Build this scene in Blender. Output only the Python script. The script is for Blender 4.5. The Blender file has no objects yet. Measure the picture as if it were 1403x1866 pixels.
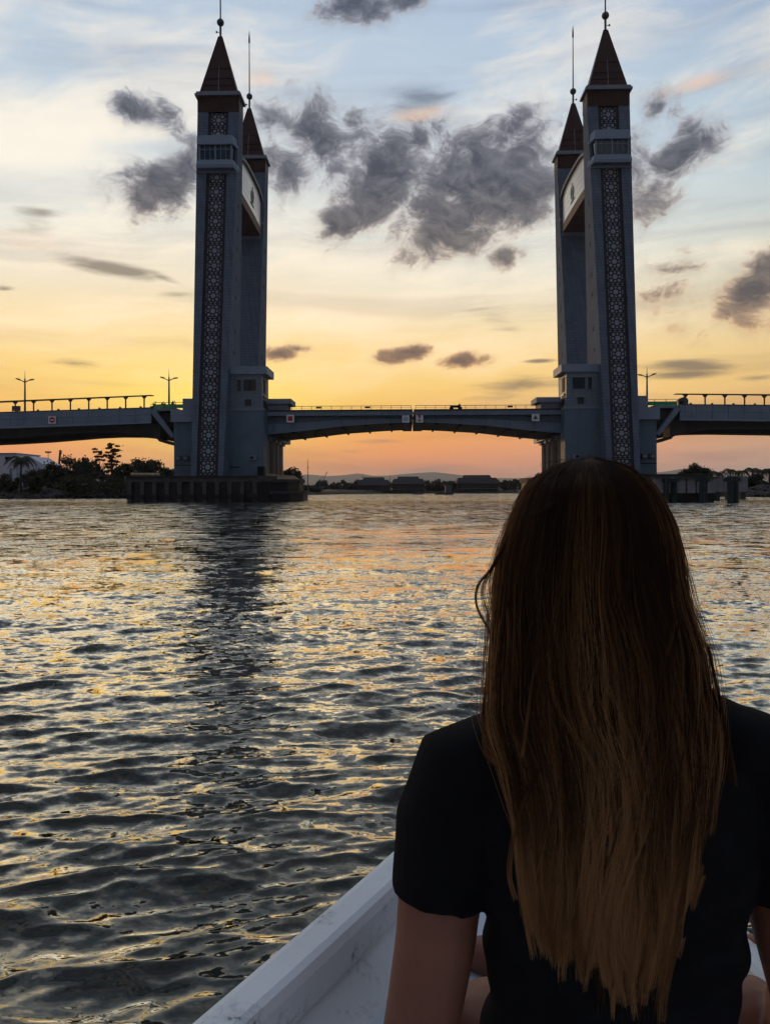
import bpy, bmesh, math, random
import numpy as np
from mathutils import Vector, Matrix, Euler
random.seed(7); np.random.seed(7)
SC = bpy.context.scene
COL = SC.collection
R = math.radians

# ------------------------------------------------------------------ camera
EYE = Vector((0.0, 0.0, 1.47))
cam = bpy.data.cameras.new('camera')
cam.sensor_fit = 'HORIZONTAL'; cam.sensor_width = 36.0; cam.lens = 36.0
cam.clip_start = 0.05; cam.clip_end = 30000
cam.shift_y = -40.5 / 1403.0          # level camera, frame dropped a little: horizon just above the middle
cam_o = bpy.data.objects.new('camera', cam); COL.objects.link(cam_o)
cam_o.location = EYE
cam_o.rotation_euler = (R(90), R(0.19), 0)
SC.camera = cam_o

# ------------------------------------------------------------------ sky
SUN_AZ, SUN_EL = R(-12.9), R(5.2)     # hidden behind the left towers
def lin(r, g, b):
    f = lambda c: (c/255/12.92) if c/255 <= 0.04045 else ((c/255+0.055)/1.055)**2.4
    return (f(r), f(g), f(b), 1.0)
world = bpy.data.worlds.new('World'); SC.world = world; world.use_nodes = True
WT = world.node_tree; WT.nodes.clear()

class V:                               # a tiny expression builder for math nodes
    def __init__(s, tree, sock): s.t = tree; s.s = sock
    def _m(s, op, *a):
        n = s.t.nodes.new('ShaderNodeMath'); n.operation = op
        for i, x in enumerate((s,) + a):
            if isinstance(x, V): s.t.links.new(x.s, n.inputs[i])
            else: n.inputs[i].default_value = x
        return V(s.t, n.outputs[0])
    def __add__(s, o): return s._m('ADD', o)
    def __radd__(s, o): return s._m('ADD', o)
    def __sub__(s, o): return s._m('SUBTRACT', o)
    def __rsub__(s, o): return (s * -1.0) + o
    def __mul__(s, o): return s._m('MULTIPLY', o)
    def __rmul__(s, o): return s._m('MULTIPLY', o)
    def __truediv__(s, o): return s._m('DIVIDE', o)
    def pow(s, o): return s._m('POWER', o)
    def sqrt(s): return s._m('SQRT')
    def max(s, o): return s._m('MAXIMUM', o)
    def min(s, o): return s._m('MINIMUM', o)
    def smax(s, o, k): return s._m('SMOOTH_MAX', o, k)
    def abs(s): return s._m('ABSOLUTE')
    def exp(s): return s._m('EXPONENT')
    def step(s, a, b, c=0.0, d=1.0):
        n = s.t.nodes.new('ShaderNodeMapRange'); n.interpolation_type = 'SMOOTHSTEP'
        s.t.links.new(s.s, n.inputs[0])
        for i, x in enumerate((a, b, c, d)): n.inputs[i+1].default_value = x
        return V(s.t, n.outputs[0])
def vec(t, x, y, z=0.0):
    n = t.nodes.new('ShaderNodeCombineXYZ')
    for i, v in enumerate((x, y, z)):
        if isinstance(v, V): t.links.new(v.s, n.inputs[i])
        else: n.inputs[i].default_value = v
    return n.outputs[0]
def noise(t, v, scale, detail=4, rough=0.55, dist=0.0, color=False, lac=2.0):
    n = t.nodes.new('ShaderNodeTexNoise')
    n.inputs['Scale'].default_value = scale; n.inputs['Detail'].default_value = detail
    n.inputs['Roughness'].default_value = rough; n.inputs['Distortion'].default_value = dist
    n.inputs['Lacunarity'].default_value = lac
    if v is not None: t.links.new(v, n.inputs['Vector'])
    return n.outputs['Color'] if color else V(t, n.outputs['Fac'])
def ramp(t, fac, stops, interp='LINEAR'):
    n = t.nodes.new('ShaderNodeValToRGB'); r = n.color_ramp; r.interpolation = interp
    while len(r.elements) < len(stops): r.elements.new(0.5)
    for e, (p, c) in zip(r.elements, stops): e.position = p; e.color = c
    t.links.new(fac.s if isinstance(fac, V) else fac, n.inputs[0])
    return n.outputs[0]
def mix(t, fac, a, b, mode='MIX'):
    n = t.nodes.new('ShaderNodeMix'); n.data_type = 'RGBA'; n.blend_type = mode
    n.clamp_factor = True
    if isinstance(fac, V): t.links.new(fac.s, n.inputs[0])
    else: n.inputs[0].default_value = fac
    for i, x in ((6, a), (7, b)):
        if isinstance(x, (tuple, list)): n.inputs[i].default_value = x
        else: t.links.new(x, n.inputs[i])
    return n.outputs[2]

def build_sky():
    t = WT; nn = t.nodes
    tc = nn.new('ShaderNodeTexCoord')
    sep = nn.new('ShaderNodeSeparateXYZ'); t.links.new(tc.outputs['Generated'], sep.inputs[0])
    dx, dy, dz = (V(t, sep.outputs[i]) for i in range(3))
    D = 180/math.pi
    az = dx._m('ARCTAN2', dy) * D                      # degrees, + to the right
    el = dz._m('ARCSINE') * D
    ela = el.abs()
    relaz = (az - math.degrees(SUN_AZ)).abs()
    # colour by height: sunset side
    E = lambda d: d/90.0
    warm = ramp(t, ela/90.0, [
        (E(0.0), lin(214,140,116)), (E(1.4), lin(236,142,106)), (E(2.6), lin(252,148,90)), (E(4.0), lin(255,162,80)),
        (E(5.6), lin(255,190,96)), (E(7.5), lin(255,208,118)), (E(9.5), lin(255,218,146)), (E(12), lin(250,226,182)), (E(14.5), lin(240,230,210)),
        (E(18), lin(228,231,226)), (E(22), lin(210,220,226)), (E(27), lin(188,205,221)), (E(33), lin(174,193,214)),
        (E(50), lin(144,162,188)), (E(90), lin(98,122,156))])
    right = ramp(t, ela/90.0, [
        (E(0.0), lin(192,162,148)), (E(1.4), lin(204,170,150)), (E(2.6), lin(214,172,144)), (E(4.0), lin(224,174,126)),
        (E(5.6), lin(238,190,122)), (E(7.5), lin(245,204,132)), (E(9.5), lin(244,211,148)), (E(12), lin(236,218,178)), (E(14.5), lin(224,218,194)),
        (E(18), lin(208,216,212)), (E(22), lin(190,208,218)), (E(27), lin(176,194,211)), (E(33), lin(160,181,207)),
        (E(50), lin(132,152,182)), (E(90), lin(98,122,156))])
    base = mix(t, relaz.step(6, 48), warm, right)
    # dusk sky turned away from the sun
    nis = nn.new('ShaderNodeTexSky'); nis.sky_type = 'NISHITA'; nis.sun_disc = False
    nis.sun_elevation = SUN_EL; nis.sun_rotation = SUN_AZ; nis.dust_density = 2.0; nis.air_density = 1.2
    dusk = ramp(t, ela/90.0, [
        (E(0), lin(34,46,74)), (E(8), lin(34,48,80)), (E(22), lin(40,60,100)), (E(45), lin(64,90,132)), (E(90), lin(98,122,156))])
    nm = mix(t, 1.0, nis.outputs[0], (0.03, 0.03, 0.03, 1), 'MULTIPLY')
    back = mix(t, 0.12, dusk, nm)
    base = mix(t, relaz.step(29, 82), base, back)
    # glow round the hidden sun
    sd = Vector((math.sin(SUN_AZ)*math.cos(SUN_EL), math.cos(SUN_AZ)*math.cos(SUN_EL), math.sin(SUN_EL)))
    cosang = dx*sd.x + dy*sd.y + dz*sd.z
    ang = cosang.min(0.99999)._m('ARCCOSINE') * D
    dA, dE = az - math.degrees(SUN_AZ), el - math.degrees(SUN_EL) - 1.0
    g1 = (dA*dA*(-1.0/60.0) - dE*dE*(1.0/12.0)).exp()
    base = mix(t, g1*0.95, base, (1.12, 0.86, 0.16, 1))
    g2 = (ang*ang*(-1.0/300.0)).exp()
    base = mix(t, g2*0.25, base, lin(255,214,120))
    # high thin streaks
    w = noise(t, vec(t, az*0.05, el*0.09, 3.0), 1.0, 2, 0.5, color=True)
    sw = nn.new('ShaderNodeSeparateXYZ'); t.links.new(w, sw.inputs[0])
    wx, wy = V(t, sw.outputs[0]) - 0.5, V(t, sw.outputs[1]) - 0.5
    cir = noise(t, vec(t, (az + el*0.35)*0.05 + wx*1.0, el*0.26 + wy*2.2 - az*0.03, 1.7), 1.0, 5, 0.62)
    cirm = cir.step(0.42, 0.66)
    cir2 = noise(t, vec(t, az*0.03 + wx*0.8, el*0.42 + wy*1.6, 9.1), 1.0, 4, 0.6)
    hi = mix(t, 1.0, base, (1.25, 1.18, 1.12, 1), 'MULTIPLY')
    hi = mix(t, 0.5, hi, lin(250,236,214))
    base = mix(t, cirm*el.step(3, 14)*0.85, base, hi)
    dk = mix(t, 1.0, base, (0.76, 0.76, 0.80, 1), 'MULTIPLY')
    base = mix(t, cir2.step(0.46, 0.70)*0.65, base, dk)
    # broad bright veil upper left
    veil = (1.0 - (((az+24.0)/9.5).pow(2.0) + ((el-22.0)/5.5).pow(2.0)).sqrt() + (cir-0.5)*1.6).step(0.0, 0.9)
    base = mix(t, veil*0.85, base, lin(252,243,226))
    # ---- clouds, each a bank at its own bearing and height
    AE = vec(t, az, el, 0.0)
    def bank(x, y, rx, ry, k=1.0, rot=0.0):
        a = math.atan2(x-701.5, 1403); e = math.atan2(892-y, math.hypot(1403, x-701.5))
        rx_ = rx/24.5*math.cos(a)**2; ry_ = ry/24.5*math.cos(a)*math.cos(e)
        mp = nn.new('ShaderNodeMapping'); mp.vector_type = 'TEXTURE'; t.links.new(AE, mp.inputs[0])
        mp.inputs['Location'].default_value = (math.degrees(a), math.degrees(e), 0); mp.inputs['Rotation'].default_value = (0, 0, rot); mp.inputs['Scale'].default_value = (rx_, ry_, 1)
        ln = nn.new('ShaderNodeVectorMath'); ln.operation = 'LENGTH'; t.links.new(mp.outputs[0], ln.inputs[0])
        return V(t, ln.outputs['Value'])._m('MULTIPLY_ADD', -k, k)
    cum = [(895,335,175,125,1.1,.1), (815,400,130,90,1.0,.3), (705,322,125,82,.95,.6), (945,280,115,80,.9,0), (640,395,85,42,.78,.5), (770,250,70,46,.6,.3), (850,430,110,50,.8,.1),
           (590,255,130,74,.66,-.35), (530,310,86,66,.62,0), (655,225,70,40,.5,.2),
           (290,335,96,60,.85,.25), (345,310,80,60,.7,0), (245,195,64,30,.62,-.2), (330,240,80,34,.42,-.5),
           (1235,285,92,46,.95,.45), (1190,345,60,62,.62,0), (1290,255,40,34,.7,0), (1165,300,50,50,.5,0),
           (1365,545,84,58,1.0,.3), (1403,490,50,44,.9,0), (645,10,95,40,.9,.1), (740,-10,60,30,.8,0),
           (925,462,52,26,.8,.1), (1225,545,70,66,.34,0), (1240,605,40,30,.45,0), (1205,195,30,26,.4,0),
           (740,645,60,17,.9,.1), (845,657,56,16,.88,.05), (510,643,44,16,.85,.05), (545,634,30,10,.6,0), (1240,490,60,16,.4,0)]
    den = None
    for b in cum:
        m = bank(*b); den = m if den is None else den.max(m)
    # the same kind of scattered banks go on outside the view
    far = noise(t, vec(t, az*0.035, el*0.06, 20.0), 1.0, 2, 0.5)
    outside = ((az.abs()-32.0).max(0.0) + (el-36.0).max(0.0)*1.2).step(0.0, 8.0)
    den = den.max((far - 0.56)*6.0*outside*el.step(3, 10) - (1.0 - outside)*9.0)
    wv = noise(t, vec(t, az*0.22, el*0.25, 5.0), 1.0, 2, 0.55, color=True)
    sv = nn.new('ShaderNodeSeparateXYZ'); t.links.new(wv, sv.inputs[0])
    ux, uy = V(t, sv.outputs[0]) - 0.5, V(t, sv.outputs[1]) - 0.5
    fb = noise(t, vec(t, az*0.36 + ux*1.6, el*0.50 + uy*1.6, 0.4), 1.0, 9, 0.68)
    fb_s = noise(t, vec(t, az*0.36 + ux*1.6 + 0.08, el*0.50 + uy*1.6 + 0.24, 0.4), 1.0, 5, 0.66)
    body = den.max(-0.5)*1.45 + (fb - 0.5)*3.3 + 0.06
    alpha = body.step(0.02, 0.62)
    thick = body.step(0.10, 1.0)
    lit = ((fb - fb_s)*2.6 + 0.28).max(0.0).min(1.0)
    cdark = ramp(t, el/90.0, [(0.0, lin(150,110,100)), (E(8), lin(112,88,80)), (E(13), lin(72,72,80)), (E(22), lin(50,57,72)), (E(60), lin(66,80,104))])
    clite = ramp(t, el/90.0, [(0.0, lin(240,160,110)), (E(8), lin(236,180,116)), (E(15), lin(216,196,174)), (E(22), lin(182,182,188)), (E(60), lin(160,174,196))])
    wisp = (den.max(-0.6)*0.9 + (fb_s - 0.5)*2.0 + 0.30).step(0.0, 1.0)
    base = mix(t, wisp*0.42, base, mix(t, 0.5, cdark, clite))
    ccol = mix(t, thick*0.95, clite, cdark)
    ccol = mix(t, lit*0.34, ccol, clite)
    sky = mix(t, alpha*0.96, base, ccol)
    # flat streaky banks
    strk = [(205,486,130,20,.9,-.12), (300,505,70,12,.6,-.3), (75,382,80,16,.75,.05), (325,535,50,9,.6,0), (10,523,30,9,.6,0), (135,660,60,9,.45,0),
            (1262,668,110,16,1.0,-.05), (1250,684,110,12,.9,0), (985,658,40,6,.9,0), (1380,690,60,9,.6,0), (905,575,70,16,.45,-.1), (930,600,60,12,.4,-.1),
            (770,181,92,34,.85,.05), (940,705,120,36,.5,.25), (700,803,80,7,.55,0), (640,822,90,7,.4,0), (1300,835,120,14,.5,0), (60,408,70,20,.4,0),
            (770,856,110,13,.85,.06), (640,868,80,9,.5,0), (1340,760,110,30,.45,0)]
    ds = None
    for b in strk:
        m = bank(*b); ds = m if ds is None else ds.max(m)
    fs = noise(t, vec(t, az*0.16 + ux*0.8, el*1.1 + uy*1.2, 12.0), 1.0, 6, 0.6)
    bs = ds.max(-0.4)*1.1 + (fs - 0.5)*1.5
    sdark = ramp(t, el/90.0, [(0.0, lin(176,142,132)), (E(3), lin(188,138,116)), (E(8), lin(128,112,96)), (E(14), lin(134,122,108)), (E(22), lin(150,140,132)), (E(28), lin(112,128,150)), (E(60), lin(104,122,150))])
    sky = mix(t, bs.step(0.05, 0.85)*0.86, sky, sdark)
    # salmon wisps lit from below
    pk = bank(1275,152,110,22,1.0,.08).max(bank(775,205,95,22,.9,.1)).max(bank(480,140,50,24,.6,0)).max(bank(60,440,120,30,.5,0))
    pb = pk.max(-0.4)*1.1 + (fs - 0.5)*1.3
    sky = mix(t, pb.step(0.1, 1.0)*0.55, sky, lin(238,196,164))
    bg = nn.new('ShaderNodeBackground'); t.links.new(sky, bg.inputs[0]); bg.inputs[1].default_value = 1.08
    out = nn.new('ShaderNodeOutputWorld'); t.links.new(bg.outputs[0], out.inputs[0])
build_sky()
world.cycles.sampling_method = 'MANUAL'; world.cycles.sample_map_resolution = 512

sun = bpy.data.lights.new('sun', 'SUN'); sun.energy = 0.6; sun.angle = R(2.5); sun.color = (1.0, 0.62, 0.30)
sun_o = bpy.data.objects.new('sun', sun); COL.objects.link(sun_o); sun_o.location = (-40, 60, 80)
sdir = Vector((math.sin(SUN_AZ)*math.cos(SUN_EL), math.cos(SUN_AZ)*math.cos(SUN_EL), math.sin(SUN_EL)))
sun_o.rotation_euler = sdir.to_track_quat('Z', 'Y').to_euler()

SC.view_settings.view_transform = 'Standard'; SC.view_settings.look = 'None'
SC.view_settings.exposure = 0.0; SC.view_settings.gamma = 1.0; SC.view_settings.use_curve_mapping = False
SC.render.engine = 'CYCLES'
SC.cycles.max_bounces = 8; SC.cycles.transparent_max_bounces = 12
SC.cycles.use_denoising = True
SC.cycles.use_adaptive_sampling = True; SC.cycles.adaptive_threshold = 0.02; SC.cycles.adaptive_min_samples = 12
try: SC.cycles.denoiser = 'OPENIMAGEDENOISE'
except Exception: pass
SC.cycles.sample_clamp_indirect = 6.0

# ------------------------------------------------------------------ helpers
def P(px, py, Y):                       # a bearing read off the photograph plus a chosen distance
    return Vector(((px-701.5)/1403*Y, Y, EYE.z + (892.5 + 0.00332*(px-701.5) - py)/1403*Y))
MATS = {}
def mat(name, color, rough=0.7, var=0.15, vscale=2.0, bump=0.0, bscale=30.0, spec=0.3, metal=0.0, tile=None, stain=0.0):
    if name in MATS: return MATS[name]
    m = bpy.data.materials.new(name); m.use_nodes = True; t = m.node_tree
    b = t.nodes['Principled BSDF']
    b.inputs['Roughness'].default_value = rough; b.inputs['Metallic'].default_value = metal
    b.inputs['Specular IOR Level'].default_value = spec
    tc = t.nodes.new('ShaderNodeTexCoord'); co = tc.outputs['Object']
    c4 = tuple(color) + (1.0,)
    n = noise(t, co, vscale, 5, 0.6)
    dark = tuple(x*(1-var) for x in color) + (1.0,); lite = tuple(min(1, x*(1+var)) for x in color) + (1.0,)
    col = ramp(t, n, [(0.25, dark), (0.75, lite)])
    if tile:
        sp = t.nodes.new('ShaderNodeSeparateXYZ'); t.links.new(co, sp.inputs[0])
        uv = vec(t, V(t, sp.outputs[0]) + V(t, sp.outputs[1]), V(t, sp.outputs[2]), 0.0)
        br = t.nodes.new('ShaderNodeTexBrick'); t.links.new(uv, br.inputs['Vector'])
        br.inputs['Scale'].default_value = 1.0; br.inputs['Brick Width'].default_value = tile[0]; br.inputs['Row Height'].default_value = tile[1]
        br.inputs['Mortar Size'].default_value = tile[2]; br.offset = 0.0; br.inputs['Mortar Smooth'].default_value = 0.3
        br.inputs['Color1'].default_value = (1,1,1,1); br.inputs['Color2'].default_value = (.86,.88,.9,1); br.inputs['Mortar'].default_value = (.55,.56,.6,1)
        col = mix(t, 1.0, col, br.outputs['Color'], 'MULTIPLY')
    if stain:
        sp2 = t.nodes.new('ShaderNodeSeparateXYZ'); t.links.new(co, sp2.inputs[0])
        sv = noise(t, vec(t, V(t, sp2.outputs[0])*1.6 + V(t, sp2.outputs[1])*1.6, V(t, sp2.outputs[2])*0.12, 0.0), 1.0, 6, 0.65)
        col = mix(t, sv.step(0.5, 0.78)*stain, col, tuple(x*0.35 for x in color) + (1.0,))
    t.links.new(col, b.inputs['Base Color'])
    if bump:
        bn = t.nodes.new('ShaderNodeBump'); bn.inputs['Strength'].default_value = bump; bn.inputs['Distance'].default_value = 0.02
        t.links.new(noise(t, co, bscale, 4, 0.6).s, bn.inputs['Height']); t.links.new(bn.outputs[0], b.inputs['Normal'])
    MATS[name] = m
    return m

class MB:
    """collects faces; build() links them as one mesh object"""
    def __init__(s, sx=1): s.v = []; s.f = []; s.sx = sx
    def add(s, vs, fs):
        o = len(s.v); s.v += [tuple(p) for p in vs]; s.f += [tuple(i+o for i in f) for f in fs]; return s
    def box(s, x0, x1, y0, y1, z0, z1):
        return s.add([(x0,y0,z0),(x1,y0,z0),(x1,y1,z0),(x0,y1,z0),(x0,y0,z1),(x1,y0,z1),(x1,y1,z1),(x0,y1,z1)],
                     [(0,3,2,1),(4,5,6,7),(0,1,5,4),(1,2,6,5),(2,3,7,6),(3,0,4,7)])
    def prism(s, poly, y0, y1):         # polygon in (x, z), counter-clockwise seen from the front, extruded in y
        n = len(poly)
        return s.add([(x,y0,z) for x, z in poly] + [(x,y1,z) for x, z in poly],
                     [tuple(range(n)), tuple(range(2*n-1, n-1, -1))] + [(i, i+n, (i+1) % n+n, (i+1) % n) for i in range(n)])
    def slab(s, poly, z0, z1):          # polygon in (x, y), extruded in z
        n = len(poly)
        return s.add([(x,y,z0) for x, y in poly] + [(x,y,z1) for x, y in poly],
                     [tuple(range(n-1, -1, -1)), tuple(range(n, 2*n))] + [(i, (i+1) % n, (i+1) % n+n, i+n) for i in range(n)])
    def loft(s, rings, cap=True):
        n = len(rings[0]); o = len(s.v)
        for r in rings: s.v += [tuple(p) for p in r]
        for k in range(len(rings)-1):
            for i in range(n):
                a = o+k*n+i; b = o+k*n+(i+1) % n
                s.f.append((a, b, b+n, a+n))
        if cap:
            s.f.append(tuple(range(o+n-1, o-1, -1))); s.f.append(tuple(range(o+(len(rings)-1)*n, o+len(rings)*n)))
        return s
    def tube(s, pts, rad, n=8, cap=True):
        pts = [Vector(p) for p in pts]
        if not isinstance(rad, (list, tuple)): rad = [rad]*len(pts)
        rings = []; up = None
        for i, p in enumerate(pts):
            d = (pts[min(i+1, len(pts)-1)] - pts[max(i-1, 0)]).normalized()
            if up is None: up = Vector((0,0,1)) if abs(d.z) < 0.9 else Vector((0,1,0))
            a = d.cross(up).normalized(); b = a.cross(d).normalized(); up = b
            rings.append([p + (a*math.cos(2*math.pi*k/n) + b*math.sin(2*math.pi*k/n))*rad[i] for k in range(n)])
        return s.loft(rings, cap)
    def ball(s, c, r, seg=12, rings=8):
        c = Vector(c)
        if not isinstance(r, (tuple, list)): r = (r, r, r)
        rr = []
        for i in range(1, rings):
            th = math.pi*i/rings
            rr.append([(c.x+r[0]*math.sin(th)*math.cos(2*math.pi*k/seg), c.y+r[1]*math.sin(th)*math.sin(2*math.pi*k/seg), c.z-r[2]*math.cos(th)) for k in range(seg)])
        return s.loft(rr)
    def mesh(s, name, material=None, smooth=False):
        vs = [(x*s.sx, y, z) for x, y, z in s.v]
        fs = s.f if s.sx > 0 else [tuple(reversed(f)) for f in s.f]
        me = bpy.data.meshes.new(name); me.from_pydata(vs, [], fs); me.update()
        if smooth:
            me.polygons.foreach_set('use_smooth', [True]*len(me.polygons))
        if material: me.materials.append(material)
        return me
    def build(s, name, material, parent=None, smooth=False):
        return link(name, s.mesh(name, material, smooth), parent)
def link(name, data, parent=None, loc=None, rot=None):
    o = bpy.data.objects.new(name, data); COL.objects.link(o)
    if parent is not None: o.parent = parent
    if loc is not None: o.location = loc
    if rot is not None: o.rotation_euler = rot
    return o
def tag(o, label, cat, group=None):
    o['label'] = label; o['category'] = cat
    if group: o['group'] = group
    return o
def thing(name, label, cat, loc=(0,0,0), rotz=0.0, group=None):
    o = bpy.data.objects.new(name, None); COL.objects.link(o); o.empty_display_size = 0.2
    o.location = loc; o.rotation_euler = (0, 0, rotz)
    return tag(o, label, cat, group)
def kind(o, k): o['kind'] = k; return o
# ------------------------------------------------------------------ materials
M_TILE = mat('pale_tile', (0.13,0.17,0.225), 0.85, 0.14, 0.5, 0.0, spec=0.08, tile=(0.9,0.45,0.03), stain=0.55)
M_TILE_SIDE = M_TILE
M_PLAIN = mat('painted_concrete', (0.10,0.15,0.20), 0.7, 0.12, 0.7, 0.1, 8.0, stain=0.5)
M_BAY = mat('bay_paint', (0.19,0.25,0.33), 0.6, 0.08, 1.0)
M_LAT = mat('lattice_white', (0.24,0.28,0.33), 0.6, 0.12, 3.0)
M_DARK = mat('lattice_backing', (0.025,0.028,0.036), 0.6, 0.2, 1.0)
M_BROWN = mat('brown_tile', (0.055,0.024,0.020), 0.6, 0.25, 1.2, 0.2, 12.0, tile=(0.5,0.25,0.03))
M_TRIM = mat('grey_trim', (0.19,0.22,0.27), 0.6, 0.1)
M_POLE = mat('dark_metal', (0.06,0.065,0.08), 0.5, 0.1, spec=0.4)
M_GLASS = mat('tinted_glass', (0.01,0.03,0.035), 0.08, 0.2, 0.5, spec=0.6)
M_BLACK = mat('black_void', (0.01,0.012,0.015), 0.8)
M_STEEL = mat('blue_grey_steel', (0.14,0.20,0.27), 0.55, 0.12, 0.8, stain=0.4)
M_STEEL_D = mat('web_steel', (0.09,0.13,0.17), 0.6, 0.15, 0.8, stain=0.4)
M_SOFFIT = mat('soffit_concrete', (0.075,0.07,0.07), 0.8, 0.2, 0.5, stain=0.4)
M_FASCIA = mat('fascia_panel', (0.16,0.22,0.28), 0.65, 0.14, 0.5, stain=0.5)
M_PIER = mat('weathered_concrete', (0.062,0.062,0.062), 0.85, 0.35, 0.9, 0.3, 5.0, stain=0.7)
M_PIER_D = mat('dark_concrete', (0.020,0.021,0.023), 0.7, 0.4, 0.9, 0.3, 5.0)  # darker concrete than the posts and slabs around it
M_WHITEP = mat('sign_white', (0.62,0.64,0.68), 0.5, 0.05)
M_RED = mat('sign_red', (0.35,0.02,0.03), 0.5, 0.05)
M_BLUE = mat('sign_blue', (0.08,0.2,0.36), 0.5, 0.05)
M_GREEN = mat('sign_green', (0.01,0.12,0.10), 0.5, 0.05)
M_LOUVRE = mat('cream_glazing', (0.86,0.86,0.78), 0.18, 0.06, 1.0, spec=1.0)
M_ASPHALT = mat('asphalt', (0.05,0.05,0.05), 0.9, 0.1)

BR_O = Vector((4.0, 108.35, 0.0)); BR_R = R(-1.37)
def bpos(lx, ly, z=0.0):
    c, s = math.cos(BR_R), math.sin(BR_R)
    return (BR_O.x + lx*c - ly*s, BR_O.y + lx*s + ly*c, z)
SIDE = {-1: 'left', 1: 'right'}
TX = 27.3                                # tower centre line from mid-span

# one lattice screen panel: white plates standing on a dark backing, 2.06 x 2.08 m, facing -y
def lattice_mesh():
    mb = MB()
    def disc(x, z, r, n=10, d=0.05):
        mb.prism([(x + r*math.cos(2*math.pi*(k+.5)/n), z + r*math.sin(2*math.pi*(k+.5)/n)) for k in range(n)], -d, 0.0)
    def star(x, z, r, n):
        mb.prism([(x + (r if k % 2 == 0 else r*0.8)*math.cos(math.pi*k/n), z + (r if k % 2 == 0 else r*0.8)*math.sin(math.pi*k/n)) for k in range(2*n)], -0.06, 0.0)
    star(0, 0, 0.37, 8)
    for a in (45, 135, 225, 315): disc(0.74*math.cos(R(a)), 0.74*math.sin(R(a)), 0.205, 8)
    for a in (0, 90, 180, 270): disc(0.62*math.cos(R(a)), 0.62*math.sin(R(a)), 0.145, 6)
    for sx in (-1, 1):
        mb.prism([(sx*0.93-0.05, -0.32), (sx*0.93+0.05, -0.32), (sx*0.93+0.05, -0.08), (sx*0.93-0.05, -0.08)], -0.05, 0)
        mb.prism([(sx*0.93-0.05, 0.08), (sx*0.93+0.05, 0.08), (sx*0.93+0.05, 0.32), (sx*0.93-0.05, 0.32)], -0.05, 0)
        mb.prism([(sx*0.3-0.19, 0.90), (sx*0.3+0.19, 0.90), (sx*0.3+0.10, 1.0), (sx*0.3-0.10, 1.0)], -0.05, 0)
        mb.prism([(sx*0.3-0.10, -1.0), (sx*0.3+0.10, -1.0), (sx*0.3+0.19, -0.90), (sx*0.3-0.19, -0.90)], -0.05, 0)
        for sz in (-1, 1):
            c = [(0.86, 0.86), (1.0, 0.86), (1.0, 1.0), (0.86, 1.0)]
            pts = [(sx*a*0.985, sz*b) for a, b in c]
            if sx*sz < 0: pts.reverse()
            mb.prism(pts, -0.05, 0)
    return mb.mesh('lattice_panel', M_LAT)
LAT = lattice_mesh()

def leg(z):
    t = (z-3.4)/42.7
    return (-(2.13+0.70*t), 2.14+0.66*t, -7.4+5.8*t, 2.1)     # outer u, inner u, front y, back y

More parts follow.
